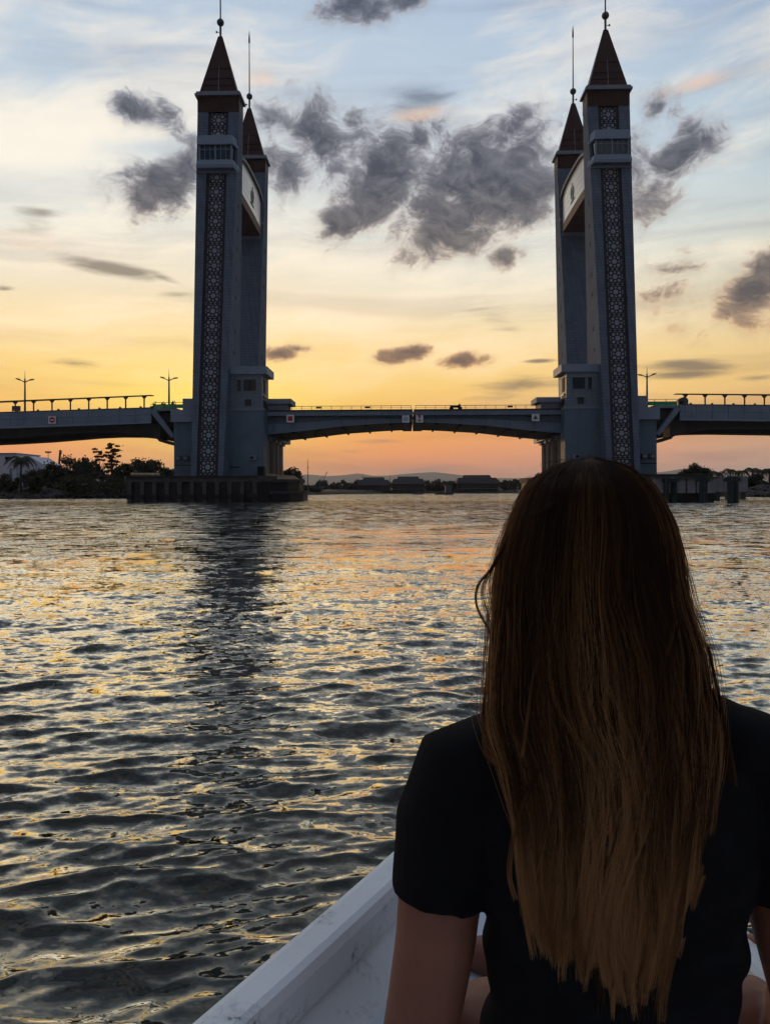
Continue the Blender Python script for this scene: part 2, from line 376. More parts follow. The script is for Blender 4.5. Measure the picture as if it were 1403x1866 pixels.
def build_tower(s, ly, label, lattice):
    sx = -s                              # u points towards mid-span
    T = thing('bridge_tower', label, 'tower', bpos(s*TX, ly, 3.4), BR_R, 'bridge towers')
    Z0 = 3.4
    def mb(): return MB(sx)
    def part(m, name, material, parent=T, smooth=False):
        m.v = [(x, y, z-Z0) for x, y, z in m.v]
        return m.build(name, material, parent, smooth)
    # shaft with the recessed lattice strip
    def ring(z):
        uo, ui, yf, yb = leg(z)
        if not lattice: return [(uo,yf,z),(-1.43,yf,z),(-1.43,yf+.02,z),(1.43,yf+.02,z),(1.43,yf,z),(ui,yf,z),(ui,yb,z),(uo,yb,z)]
        return [(uo,yf,z),(-1.43,yf,z),(-1.43,yf+.30,z),(1.43,yf+.30,z),(1.43,yf,z),(ui,yf,z),(ui,yb,z),(uo,yb,z)]
    m = mb(); m.loft([ring(z) for z in (3.4, 14.0, 24.0, 35.0, 45.7, 54.9)]); shaft = part(m, 'shaft', M_TILE)
    # ledge where the strip ends under the bay
    m = mb(); uo, ui, yf, yb = leg(45.9); m.box(uo-.03, ui+.03, yf-.12, yf+.5, 45.75, 46.1); part(m, 'ledge', M_TRIM)
    if lattice:
        tilt = math.atan(5.8/42.7)
        for za, zb in ((3.4, 45.7), (51.0, 54.85)):
            m = mb(); ya, yb_ = leg(za)[2], leg(zb)[2]
            m.add([(-1.42,ya+.26,za),(1.42,ya+.26,za),(1.42,ya+.29,za),(-1.42,ya+.29,za),(-1.42,yb_+.26,zb),(1.42,yb_+.26,zb),(1.42,yb_+.29,zb),(-1.42,yb_+.29,zb)],
                  [(0,3,2,1),(4,5,6,7),(0,1,5,4),(1,2,6,5),(2,3,7,6),(3,0,4,7)])
            bk = part(m, 'lattice_backing', M_DARK)
        zc = [4.55 + 2.14*k for k in range(20)] + [53.75, 51.62]
        for z in zc:
            o = link('lattice_panel', LAT, T, (0, leg(z)[2]+.24, z-Z0), (-tilt, 0, 0)); o['kind'] = 'stuff'
    # slit windows down the inner side
    sl = MB(sx); sl.box(-.02, .04, -.16, .16, -.32, .32); slm = sl.mesh('slit_window', M_BLACK)
    for z in (20.6, 23.6, 28.4, 31.2, 35.5, 38.1, 41.5):
        uo, ui, yf, yb = leg(z)
        link('slit_window', slm, T, (sx*ui, yf*0.55+yb*0.45, z-Z0), (0, 0, 0))
    # glazed bay
    def bring(z, w, d, yb_=0.2):
        uo, ui, yf, yb = leg(z); return [(-w,yf-d,z),(w,yf-d,z),(ui+.06,yb_-0.4,z),(uo-.06,yb_-0.4,z)]
    if lattice:
        def bay(z0, w0, d0, z1, w1, d1):
            y0 = -1.25
            r = lambda z, w, d: [(-w, y0-d, z), (w, y0-d, z), (w+.46, y0+.55, z), (-w-.46, y0+.55, z)]
            return [r(z0, w0, d0), r(z1, w1, d1)]
        m = mb(); m.loft(bay(46.1, 2.55, 1.45, 46.55, 2.60, 1.50) + bay(46.56, 2.60, 1.5, 47.3, 2.36, 1.22)[1:]); b0 = part(m, 'bay_base', M_BAY)
        m = mb(); m.loft(bay(47.3, 2.18, 1.0, 49.35, 2.18, 1.0)); b1 = part(m, 'bay_window', M_GLASS)
        y0 = -1.25-1.0
        for x in (-2.2, -1.46, -.74, 0.0, .74, 1.46, 2.2):
            w = 0.10 if x in (-2.2, 0.0, 2.2) else 0.035
            m = mb(); m.box(x-w, x+w, y0-.10, y0+.02, 47.3, 49.35); part(m, 'mullion', M_BAY, b1)
        m = mb(); m.box(-2.1, 2.1, y0-.06, y0+.02, 48.75, 48.83); part(m, 'transom', M_BAY, b1)
        m = mb(); m.loft(bay(49.35, 2.46, 1.32, 49.45, 2.50, 1.36) + bay(49.45, 2.5, 1.36, 50.75, 2.30, 1.10)[1:]); part(m, 'bay_cornice', M_BAY)
    # brown top band, eave, pyramid roof
    m = mb(); m.box(-2.97, 2.93, -.45, 2.35, 54.9, 57.1); part(m, 'brown_band', M_BROWN)
    m = mb(); m.box(-3.28, 3.24, -.85, 2.75, 57.1, 57.42); m.box(-3.1, 3.06, -.7, 2.6, 57.42, 57.72); part(m, 'eave', M_TRIM)
    m = mb(); m.loft([[(-2.68,-.45,57.72),(2.66,-.45,57.72),(2.66,2.35,57.72),(-2.68,2.35,57.72)], [(-.32,.8,66.3),(.30,.8,66.3),(.30,1.1,66.3),(-.32,1.1,66.3)]])
    rf = part(m, 'roof', M_BROWN)
    def on_roof(u, k): return (u*(1-k)+0*k, -.45*(1-k)+.8*k-.02, 57.72*(1-k)+66.3*k)
    for z in (0.12, .24, .42):           # battens
        wq = 2.67*(1-z)+.31*z
        m = mb(); a = on_roof(0, z); m.box(-wq, wq, a[1]-.04, a[1]+.03, a[2]-.05, a[2]+.05); part(m, 'batten', M_BROWN, rf)
    m = mb(); m.tube([on_roof(0, 0), on_roof(0, .45)], .05, 5); part(m, 'rib', M_TRIM, rf)
    m = mb(); m.tube([(0,.95,66.2),(0,.95,67.9)], .16, 8); m.tube([(0,.95,68.7),(0,.95,77.4),(0,.95,77.5),(0,.95,78.3),(0,.95,79.6)], [.11,.07,.16,.14,.01], 8)
    sp = part(m, 'spire', M_POLE)
    m = mb(); m.ball((0,.95,68.35), .52, 14, 10); part(m, 'ball_finial', M_POLE, sp, True)
    m = mb(); m.tube([(-.55,.95,66.9),(-.55,.95,67.1)], .13, 8); m.tube([(-.55,.95,66.98),(0,.95,66.9)], .04, 5); part(m, 'beacon_lamp', M_POLE)
    return T
build_tower(-1, 0.0, 'front tower of the left pair, white lattice strip and bay window facing the water', True)
build_tower(1, 0.0, 'front tower of the right pair, white lattice strip above the woman, bay window', True)
build_tower(-1, 20.7, 'rear tower of the left pair, plain dark face behind the front tower', False)
build_tower(1, 20.7, 'rear tower of the right pair, plain dark face behind the front tower', False)

# sky bridges joining each pair of towers high up
def build_skybridge(s):
    sx = -s
    T = thing('sky_bridge', 'cream glazed sky bridge high between the two %s towers' % SIDE[s], 'sky bridge', bpos(s*TX, 0, 40.0), BR_R, 'sky bridges between towers')
    def part(m, name, material, parent=T):
        m.v = [(x, y, z-40.0) for x, y, z in m.v]; return m.build(name, material, parent)
    y0, y1 = 2.12, 19.0
    m = MB(sx); m.box(-2.3, 2.45, y0, y1, 43.6, 44.9); part(m, 'soffit_beam', mat('rust_beam', (.15,.085,.06), .7, .3, 1.0))
    m = MB(sx); m.box(-2.2, 2.3, y0, y1, 44.92, 49.2); part(m, 'body', M_TRIM)
    # glazing: a bowed field of panes, bottom edge level, upper edge dipping towards its ends
    rows, cols = 5, 16
    for i in range(cols):
        a0, a1 = i/cols, (i+1)/cols
        ya, yb = y0+.35+(y1-y0-.7)*a0, y0+.35+(y1-y0-.7)*a1
        def top(a): return 49.8 - 0.55*abs(2*a-1)**6
        for j in range(rows):
            f0, f1 = j/rows, (j+1)/rows
            q = []
            for (a, y, f) in ((a0, ya+.02, f0), (a1, yb-.02, f0), (a1, yb-.02, f1), (a0, ya+.02, f1)):
                z = 44.95 + (top(a)-44.95)*f
                q.append((2.40 + 0.25*math.sin(math.pi*a)**.7*(0.35+0.65*f), y, z + (0.03 if f == f0 else -0.03)))
            mm = MB(sx); mm.add([(x-.08, y, z) for x, y, z in q] + q, [(0,3,2,1),(4,5,6,7),(0,1,5,4),(1,2,6,5),(2,3,7,6),(3,0,4,7)])
            part(mm, 'pane', M_LOUVRE)
    # dark roof ribbon over the panes
    rr = []
    for i in range(cols+1):
        a = i/cols; y = y0+.1+(y1-y0-.2)*a; z = 49.8-0.55*abs(2*a-1)**6; x = 2.40+0.25*math.sin(math.pi*a)**.7
        rr.append([(x+.35,y,z),(x+.35,y,z+.45),(-2.4,y,z+.7),(-2.4,y,z+.02)])
    m = MB(sx); m.loft(rr); part(m, 'roof', M_POLE)
    # dark crest in the middle of the glazing: shield, crescent and ribbon
    def P2(y, z, d=.04): 
        a = (y-y0-.35)/(y1-y0-.7); f = (z-44.95)/4.5
        return (2.40 + 0.25*math.sin(math.pi*a)**.7*(0.35+0.65*f) + d, y, z)
    cy, cz = (y0+y1)/2+.2, 47.2
    em = MB(sx)
    for k in range(14):
        a0, a1 = 2*math.pi*k/14, 2*math.pi*(k+1)/14
        if 3 <= k <= 4: continue
        q = [P2(cy+1.1*r_*math.cos(a), cz+1.1*r_*math.sin(a), .07) for a, r_ in ((a0,.55),(a1,.55),(a1,1.0),(a0,1.0))]
        em.add(q + [(x-.06,y,z) for x, y, z in q], [(0,1,2,3),(3,2,1,0),(4,5,6,7)])
    for (dy, dz, w, h) in ((0,0,.28,.34), (0,-1.25,1.5,.15), (0,1.25,.2,.2)):
        q = [P2(cy-w,cz+dz-h,.07), P2(cy+w,cz+dz-h,.07), P2(cy+w*.7,cz+dz+h,.07), P2(cy-w*.7,cz+dz+h,.07)]
        em.add(q + [(x-.06,y,z) for x, y, z in q], [(0,1,2,3),(3,2,1,0),(4,5,6,7)])
    part(em, 'crest', mat('crest_grey', (.16,.19,.16), .6))
    m = MB(sx); m.box(-2.3, 2.5, y0, y0+.6, 43.0, 43.6); m.box(-2.3, 2.5, y1-.6, y1, 43.0, 43.6); part(m, 'corbel', M_TRIM)
for s in (-1, 1): build_skybridge(s)

# control cabin and its plinth beside each front tower
def build_cabin(s):
    sx = -s
    T = thing('control_cabin', 'bridge control cabin on its blue plinth beside the %s tower, green windows' % SIDE[s], 'control cabin', bpos(s*TX, 0, 3.4), BR_R, 'control cabins')
    def part(m, name, material, parent=T, smooth=False):
        m.v = [(x, y, z-3.4) for x, y, z in m.v]; return m.build(name, material, parent, smooth)
    x0, x1 = 2.2, 6.65
    m = MB(sx); m.box(x0, x1+.25, -4.0, -1.0, 3.4, 12.35); part(m, 'plinth', M_PLAIN)
    m = MB(sx); m.box(x0, x1+.32, -4.08, 1.3, 12.35, 12.6); part(m, 'ledge', M_TRIM)
    m = MB(sx); m.box(x0, x1, -3.9, 1.2, 12.6, 17.3); part(m, 'wall', mat('cabin_wall', (0.15,0.20,0.25), 0.6, 0.08, 0.6, tile=(0.8,0.4,0.03)))
    m = MB(sx); m.box(x0-.2, x1+.75, -4.2, 1.5, 17.3, 18.35); part(m, 'roof', M_BAY)
    def window(u0, u1, z0, z1, div):
        m = MB(sx); m.box(u0, u1, -3.97, -3.86, z0, z1); w = part(m, 'window', M_GLASS)
        for (a, b, c, d) in ((u0-.08, u0, z0-.08, z1+.08), (u1, u1+.08, z0-.08, z1+.08), (u0, u1, z0-.08, z0), (u0, u1, z1, z1+.08)):
            m = MB(sx); m.box(a, b, -4.02, -3.86, c, d); part(m, 'frame', M_TRIM, w)
        for k in range(1, div):
            u = u0+(u1-u0)*k/div; m = MB(sx); m.box(u-.03, u+.03, -4.0, -3.88, z0, z1); part(m, 'mullion', M_BLACK, w)
        m = MB(sx); m.box(u0, u1, -4.0, -3.88, z1-(z1-z0)*.3, z1-(z1-z0)*.3+.05); part(m, 'transom', M_BLACK, w)
    window(3.25, 3.8, 15.0, 16.6, 1); window(4.15, 5.9, 15.0, 16.6, 2); window(4.3, 5.25, 12.95, 13.9, 2)
    for (z0, z1) in ((14.9, 16.8), (13.0, 13.9)):
        m = MB(sx); m.box(x1-.05, x1+.06, -2.6, -1.2, z0, z1); part(m, 'side_window', M_BLACK)
    m = MB(sx); m.box(x1, x1+.2, -2.9, -.9, 14.3, 14.5); part(m, 'sill', M_POLE)
    m = MB(sx); m.box(5.1, 5.9, -4.35, -4.0, 5.6, 6.2); ac = part(m, 'air_conditioner', M_TRIM)
    m = MB(sx); m.tube([(5.35,-4.36,5.9),(5.35,-4.42,5.9)], .22, 12); part(m, 'fan', M_BLACK, ac)
    m = MB(sx); m.box(2.3, 3.6, -4.06, -4.0, 4.55, 4.68); part(m, 'vent_slot', M_BLACK)
    m = MB(sx); m.box(6.1, 6.95, -4.2, -2.9, 3.4, 4.7); part(m, 'cable_box', M_BLACK)
for s in (-1, 1): build_cabin(s)

# low barrier house on the deck beside each cabin
for s in (-1, 1):
    sx = -s
    T = thing('barrier_house', 'low flat-roofed barrier house on the deck beside the %s control cabin' % SIDE[s], 'barrier house', bpos(s*TX, 0, 12.6), BR_R, 'barrier houses')
    m = MB(sx); m.box(6.95, 9.6, -0.9, 3.0, 0, .95); m.build('wall', mat('barrier_wall', (0.16,0.2,0.25), .7), T)
    m = MB(sx); m.box(6.95, 10.25, -1.3, 3.3, .95, 1.65); m.build('roof', mat('barrier_roof', (0.20,0.24,0.31), .7), T)

# abutment block on the outer side of each front tower, with its cap and air conditioners
for s in (-1, 1):
    sx = -s
    T = thing('abutment_block', 'concrete abutment block on the outer side of the %s tower with two air conditioners' % SIDE[s], 'abutment', bpos(s*TX, 0, 3.4), BR_R, 'abutment blocks')
    def part(m, name, material, parent=T):
        m.v = [(x, y, z-3.4) for x, y, z in m.v]; return m.build(name, material, parent)
    m = MB(sx); m.box(-5.7, -2.3, -3.0, 6.0, 3.4, 10.9); part(m, 'wall', M_PLAIN)
    m = MB(sx); m.prism([(-6.0,3.4),(-5.72,3.4),(-5.72,7.6),(-6.0,7.2)], -1.0, 5.5); part(m, 'buttress', M_PLAIN)
    m = MB(sx); m.box(-6.0, -2.2, -3.5, 6.0, 10.9, 12.55); part(m, 'cap', M_BAY)
    m = MB(sx); m.box(-4.6, -2.4, -2.6, 2.0, 12.56, 14.2); part(m, 'parapet_house', mat('barrier_roof', (0.16,0.19,0.25)))
    for u in (-5.4, -4.35):
        m = MB(sx); m.box(u, u+.8, -3.35, -3.0, 5.6, 6.25); ac = part(m, 'air_conditioner', M_POLE)
        m = MB(sx); m.tube([(u+.3,-3.36,5.92),(u+.3,-3.42,5.92)], .24, 12); part(m, 'fan', M_TRIM, ac)
    m = MB(sx); m.box(-5.7, -2.3, -3.04, -3.0, 4.9, 5.0); part(m, 'joint', M_BLACK)

# columns under the ends of the lifting leaves
CMAT = mat('column_concrete', (0.34,0.31,0.29), .75, .2, .6, stain=.6)
n_col = 0
for s in (-1, 1):
    for k, (lx, ly, nm) in enumerate(((21.7, 4.4, 'nearest'), (21.6, 9.0, 'second'), (21.75, 13.6, 'third'), (21.9, 18.6, 'farthest'))):
        T = thing('bridge_column', '%s tall concrete column under the end of the %s lifting leaf' % (nm, SIDE[s]), 'column', bpos(s*lx, ly, 2.6), BR_R, 'columns under the lifting leaves')
        m = MB(); m.tube([(0,0,0),(0,0,6.1)], .62, 14); m.build('shaft', CMAT, T)
        m = MB(); m.box(-.85, .85, -.85, .85, 6.1, 6.6); m.build('capital', CMAT, T)
        m = MB(); m.box(-.8, .8, -.8, .8, 0, .4); m.build('base', CMAT, T)

# ------------------------------------------------------------------ the two lifting leaves
def prof(d):                              # underside of the girder, d metres from mid-span
    return float(np.interp(d, [0, 4.2, 10.3, 15, 20.5], [10.95, 10.78, 10.38, 9.82, 9.25]))
post_me = MB().box(-.03, .03, -.03, .03, 0, .52).mesh('post', M_POLE)
def build_leaf(s):
    sx = s                                # d runs outwards from mid-span
    T = thing('lifting_leaf', 'steel lifting leaf of the bascule bridge, %s half with railing' % SIDE[s], 'bascule leaf', bpos(0, 0, 9.0), BR_R, 'bascule leaves')
    def part(m, name, material, parent=T):
        m.v = [(x, y, z-9.0) for x, y, z in m.v]; return m.build(name, material, parent)
    D = np.linspace(0.07, 20.4, 15)
    for (ya, yb) in ((-1.0, -.7), (13.0, 13.3)):
        m = MB(sx); m.prism([(d, prof(d)) for d in D] + [(d, 11.75) for d in D[::-1]], ya, yb); part(m, 'web', M_STEEL_D)
    rr = [[(d,-1.5,prof(d)-.02),(d,-.4,prof(d)-.02),(d,-.4,prof(d)+.12),(d,-1.5,prof(d)+.12)] for d in D]
    m = MB(sx); m.loft(rr); part(m, 'bottom_flange', M_STEEL)
    # pale lower plate, deeper towards the tower
    m = MB(sx); m.prism([(d, prof(d)+.13) for d in D] + [(d, prof(d)+.35+.052*d) for d in D[::-1]], -1.06, -1.0); part(m, 'lower_plate', M_STEEL)
    m = MB(sx); m.box(.07, 20.6, -1.75, 13.6, 11.76, 11.80); part(m, 'edge_lip', M_STEEL_D)
    for k in range(10):                   # edge plates, one by one
        a = .10+20.5*k/10; m = MB(sx); m.box(a+.015, a+20.5/10-.015, -1.8, -1.4, 11.81, 12.42); part(m, 'edge_plate', M_STEEL)
    m = MB(sx); m.box(.07, 20.6, -1.9, 13.7, 12.43, 12.62); part(m, 'deck', M_ASPHALT)
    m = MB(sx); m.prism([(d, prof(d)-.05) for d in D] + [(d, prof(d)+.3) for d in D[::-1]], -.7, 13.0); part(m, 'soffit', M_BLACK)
    m = MB(sx); m.box(20.62, 25.0, 1.4, 22.5, 9.22, 12.34); part(m, 'counterweight', M_STEEL_D)
    for d in (3.2, 6.6, 10.0, 13.4, 16.8, 19.6):
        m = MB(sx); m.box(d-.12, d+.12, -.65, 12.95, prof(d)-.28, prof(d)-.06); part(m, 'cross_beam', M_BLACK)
        m = MB(sx); m.box(d-.05, d+.05, -1.12, -1.0, prof(d)+.14, 11.75); part(m, 'stiffener', M_STEEL_D)
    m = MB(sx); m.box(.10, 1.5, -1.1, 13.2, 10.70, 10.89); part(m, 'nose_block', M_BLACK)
    m = MB(sx); m.tube([(14.2,3,9.95),(14.2,3,9.2)], .12, 6); part(m, 'drain_pipe', M_POLE)
    for ry in (-1.6, 13.4):
        m = MB(sx); m.box(.25, 17.1, ry-.03, ry+.03, 13.10, 13.17); m.box(.25, 17.1, ry-.02, ry+.02, 12.86, 12.89)
        rl = part(m, 'railing', M_POLE)
        n = 13
        for k in range(n):
            d = .3 + 16.6*k/(n-1); link('post', post_me, rl, (sx*d, ry, 12.60-9.0))
    for d in ((12.8, 6.0) if s < 0 else (13.0,)):
        m = MB(sx); m.tube([(d,-1.7,12.92),(d+.7,-1.7,12.92)], .13, 8); part(m, 'marker_light', M_POLE)
    return T
for s in (-1, 1): build_leaf(s)
T = thing('hinge_lamp', 'small white lamp at the gap between the two lifting leaves', 'lamp', bpos(0, -1.6, 12.0), BR_R)
m = MB(); m.tube([(0,0,.05),(0,0,.3)], .12, 8); m.build('lens', M_WHITEP, T)
m = MB(); m.box(-.16, .16, -.1, .1, -.1, .05); m.build('bracket', M_POLE, T)

# ------------------------------------------------------------------ approach spans
def build_approach(s):
    sx = s                                # d runs outwards from mid-span
    T = thing('approach_span', 'arched concrete approach span with diagonal strut running off to the %s' % SIDE[s], 'bridge span', bpos(0, 0, 8.0), BR_R, 'approach spans')
    def part(m, name, material, parent=T):
        m.v = [(x, y, z-8.0) for x, y, z in m.v]; return m.build(name, material, parent)
    e = 1.0 if s < 0 else 0.55
    top = lambda d: 12.95 - (d-36)*0.025*e
    bot = lambda d: 10.85 - (d-36)*0.030*e
    n = 22; d0, d1 = 36.4, 36.4+22*2.2
    for k in range(n):
        a, b = d0+2.2*k+.02, d0+2.2*(k+1)-.02
        for (f0, f1) in ((.0, .5), (.5, 1.0)):
            zz = lambda d, f: bot(d)+.28+(top(d)-bot(d)-.3)*f
            m = MB(sx); m.prism([(a, zz(a,f0)+.015), (b, zz(b,f0)+.015), (b, zz(b,f1)-.015), (a, zz(a,f1)-.015)], -2.2, -1.9); part(m, 'fascia_panel', M_FASCIA)
    m = MB(sx); m.prism([(d0,bot(d0)), (d1,bot(d1)), (d1,bot(d1)+.26), (d0,bot(d0)+.26)], -2.35, -1.6); part(m, 'string_course', M_BAY)
    m = MB(sx); m.prism([(33.0,top(36)-.35), (d0,top(d0)-.35), (d1,top(d1)-.35), (d1,top(d1)), (d0,top(d0)), (33.0,top(36))], -1.89, 17.5); part(m, 'deck', M_FASCIA)
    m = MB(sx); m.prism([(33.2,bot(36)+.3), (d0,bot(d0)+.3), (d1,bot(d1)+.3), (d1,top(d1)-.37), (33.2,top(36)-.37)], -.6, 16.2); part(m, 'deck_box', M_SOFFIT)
    # haunched girder
    A = [(32.9,7.7),(34.6,8.1),(36.8,9.0),(39.5,9.6),(42.5,9.95),(46.5,10.0)] + ([(50,9.85),(54,9.55),(58,9.25),(64,8.95),(70,8.75),(d1,8.5)] if s < 0 else [(52,9.9),(60,9.75),(70,9.5),(d1,9.0)])
    for (ya, yb) in ((.2, 3.2), (11.5, 14.5)):
        q = [p for p in A if p[0] >= 36.0]; q = [(35.9, 8.5)] + q
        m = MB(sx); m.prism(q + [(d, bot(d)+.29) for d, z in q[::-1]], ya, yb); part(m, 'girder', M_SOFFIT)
        m = MB(sx); m.prism([(32.6,7.55),(34.6,8.0),(36.2,8.5),(36.2,8.9),(34.6,8.45),(32.6,8.05)], ya, yb); part(m, 'girder_toe', M_SOFFIT)
    m = MB(sx); m.prism([(35.7,top(36)-.4),(36.6,top(36)-.4),(33.5,8.75),(33.0,8.95)], -2.6, -1.7); part(m, 'strut', M_FASCIA)
    m = MB(sx); m.prism([(33.0,12.3),(33.3,12.3),(32.7,8.2),(32.5,8.4)], -2.2, -1.4); part(m, 'bracket', M_PLAIN)
    # parapet kerb, small studs and green glass balustrade near the tower
    m = MB(sx); m.prism([(d0,top(d0)), (d1,top(d1)), (d1,top(d1)+.16), (d0,top(d0)+.16)], -2.0, -1.7); part(m, 'kerb', M_POLE)
    for k in range(16):
        d = 38+2.9*k; m = MB(sx); m.box(d-.12, d+.12, -1.98, -1.72, top(d)+.16, top(d)+.34); part(m, 'kerb_stud', M_POLE)
    gl = mat('green_glass', (0.02,0.30,0.14), 0.05, 0.1, 1.0, spec=.5)
    for k in range(3):
        a = 31.6+1.55*k; m = MB(sx); m.box(a+.03, a+1.5, -1.75, -1.70, top(36)+.02, top(36)+.55); part(m, 'glass_panel', gl)
        m = MB(sx); m.box(a-.03, a+.03, -1.78, -1.68, top(36), top(36)+.85); part(m, 'glass_post', M_POLE)
    m = MB(sx); m.box(31.6, 36.2, -1.76, -1.70, top(36)+.80, top(36)+.86); part(m, 'hand_rail', M_POLE)
    return top
TOPS = {s: build_approach(s) for s in (-1, 1)}

# covered walkways on the approaches
def build_walkway(s, x0, dx, n, z0, slope, over):
    top = TOPS[s]
    T = thing('walkway_canopy', 'thin flat walkway canopy on slender posts along the %s approach' % SIDE[s], 'canopy', bpos(s*x0, -1.0, 12.9), BR_R, 'walkway canopies')
    m = MB(s); L = dx*(n-1)
    m.prism([(-over, z0+.06), (L+8, z0-slope*(L+8)), (L+8, z0-slope*(L+8)+.14), (-over, z0+.09)], -.35, .9); m.build('roof', M_POLE, T)
    for k in range(n):
        x = dx*k; z = z0 - slope*x; b = top(x0+x)-12.9
        m = MB(s); m.tube([(x,0,b),(x,0,z-.35)], .11, 6); p = m.build('post', M_POLE, T)
        m = MB(s); m.prism([(x-.10,z-.4),(x+.10,z-.4),(x+.42,z),(x-.42,z)], -.1, .1); m.build('bracket', M_POLE, p)
    return T
build_walkway(-1, 37.8, 2.62, 12, 1.92, 0.037, 1.2)
build_walkway(1, 37.6, 2.7, 10, 1.65, 0.016, 1.4)

# street lamps on the bridge
def build_lamp(s, d, ly, h, zb, label):
    T = thing('street_lamp', label, 'street lamp', bpos(s*d, ly, zb), BR_R, 'street lamps on the bridge')
    m = MB(s); m.tube([(0,0,0),(0,0,h*.5),(0,0,h-.5)], [.16,.13,.10], 8); m.build('pole', M_POLE, T)
    for sg, up in ((-1, .25), (1, .55)):
        m = MB(s); m.tube([(0,0,h-1.0),(sg*.5,0,h-.75),(sg*1.15,0,h-.75+up*.35)], [.08,.07,.05], 6); a = m.build('arm', M_POLE, T)
        m = MB(s); m.tube([(sg*.7,0,h-.70+up*.2),(sg*1.3,0,h-.70+up*.45)], [.10,.09], 6); m.build('lamp_head', M_POLE, a)
    m = MB(s); m.tube([(0,0,h-.6),(0,0,h+.7)], [.06,.015], 6); m.build('finial', M_POLE, T)
build_lamp(-1, 55.0, -.5, 5.5, 12.4, 'street lamp with two arms over the left walkway canopy')
build_lamp(-1, 35.5, 3.0, 5.6, 12.9, 'street lamp with two arms close to the outer side of the left tower')
build_lamp(1, 33.6, 3.0, 5.6, 12.9, 'street lamp with two arms close to the outer side of the right tower')

# dark things standing on the approaches
def potted(s, d, ly, h, w, label):
    T = thing('planter', label, 'planter', bpos(s*d, ly, TOPS[s](36)), BR_R, 'dark planters on the bridge')
    m = MB(); m.loft([[(a*.5*w,b*.5*w,0) for a, b in ((-1,-1),(1,-1),(1,1),(-1,1))], [(a*.6*w,b*.6*w,h*.45) for a, b in ((-1,-1),(1,-1),(1,1),(-1,1))]]); m.build('pot', M_POLE, T)
    f = MB(); rng = random.Random(int(d*10))
    for k in range(60):
        p = Vector((rng.gauss(0,.25*w), rng.gauss(0,.25*w), h*.45+abs(rng.gauss(0,.3))*h)); a = Vector((rng.uniform(-1,1),rng.uniform(-1,1),rng.uniform(.2,1))).normalized()*.22; b = a.orthogonal().normalized()*.07
        f.add([p-b, p+b, p+a+b*.4, p+a-b*.4], [(0,1,2,3)])
    f.build('foliage', mat('dark_leaf', (.02,.03,.015), .7), T)
potted(-1, 36.3, -1.2, .75, .8, 'dark leafy planter nearest the end of the left walkway canopy')
potted(-1, 35.0, -1.2, .85, .8, 'dark leafy planter at the foot of the street lamp by the left tower')
potted(-1, 33.7, -1.2, .9, .6, 'slim dark planter between street lamp and left tower')
T = thing('utility_box', 'dark round-topped utility box at the end of the right walkway canopy', 'utility box', bpos(37.0, -1.2, 12.95), BR_R)
m = MB(); m.prism([(-.65,0),(.75,0),(.75,.75),(.55,1.05),(.1,1.15),(-.3,1.0),(-.65,.6)], -.5, .5); m.build('housing', M_POLE, T)
m = MB(); m.box(-.5, .1, -.54, -.5, .15, .6); m.build('door', M_BLACK, T)
T = thing('hoarding_board', 'small dark board fixed on the left walkway beside the street lamp', 'board', bpos(-55.8, -1.4, 12.5), BR_R)
m = MB(); m.box(-.6, .6, -.05, .05, .25, .95); m.build('panel', M_POLE, T)
for x in (-.5, .5):
    m = MB(); m.box(x-.05, x+.05, -.04, .04, 0, .25); m.build('leg', M_POLE, T)
# a motorcycle on the right leaf
T = thing('motorcycle', 'small dark motorcycle behind the railing of the right lifting leaf', 'motorcycle', bpos(6.0, 0.2, 12.62), BR_R)
MC = mat('dark_bodywork', (.02,.02,.022), .6)
for x in (-.6, .6):
    m = MB(); m.tube([(x,-.05,.3),(x,.05,.3)], .3, 14); m.build('wheel', M_BLACK, T)
m = MB(); m.prism([(-.75,.45),(.6,.35),(.7,.8),(.45,.95),(.3,.72),(-.3,.72),(-.85,.7)], -.12, .12); m.build('body', MC, T)
m = MB(); m.tube([(.55,-.3,1.0),(.55,.3,1.0)], .025, 6); m.build('handlebar', M_POLE, T)

# ------------------------------------------------------------------ signs hung on the girders
def sign(lx, ly, z, size, label, art):
    T = thing('navigation_sign', label, 'sign', bpos(lx, ly, z), BR_R, 'navigation signs on the girders')
    h = size/2
    m = MB(); m.box(-h, h, -.06, 0, -h, h); m.build('board', M_WHITEP, T)
    m = MB(); m.box(-h*.9, h*.9, .0, .35, h*.5, h*.65); m.build('bracket', M_POLE, T)
    for nm, material, pts, d in art:
        m = MB(); m.prism([(x*h, y*h) for x, y in pts], -.06-d, -.061); m.build(nm, material, T)
circ = lambda r, n=20: [(r*math.cos(2*math.pi*k/n), r*math.sin(2*math.pi*k/n)) for k in range(n)]
rect = lambda w, h, x=0, y=0: [(x-w,y-h),(x+w,y-h),(x+w,y+h),(x-w,y+h)]
sign(-17.05, -1.95, 11.4, 1.05, 'white square sign with red square by the left tower end of the leaf', [('red_square', M_RED, rect(.62,.62), .01)])
sign(-1.05, -1.95, 11.25, 1.0, 'white sign with blue ring and bar left of the mid-span gap', [('blue_ring', M_BLUE, circ(.62), .01), ('white_centre', M_WHITEP, circ(.42), .02), ('bar', M_BLUE, rect(.5,.12), .03), ('pointer', M_STEEL_D, [(-.25,1.0),(.25,1.0),(0,1.6)], .01)])
sign(0.85, -1.95, 11.25, 1.0, 'white sign with dark anchor mark and red pointer right of the mid-span gap', [('red_pointer', M_RED, [(-.45,.45),(.45,.45),(0,1.7)], .01), ('shank', M_RED, rect(.12,.55), .012), ('fluke', M_STEEL_D, [(-.7,-.35),(0,-.75),(.7,-.35),(.6,-.2),(0,-.5),(-.6,-.2)], .014)])
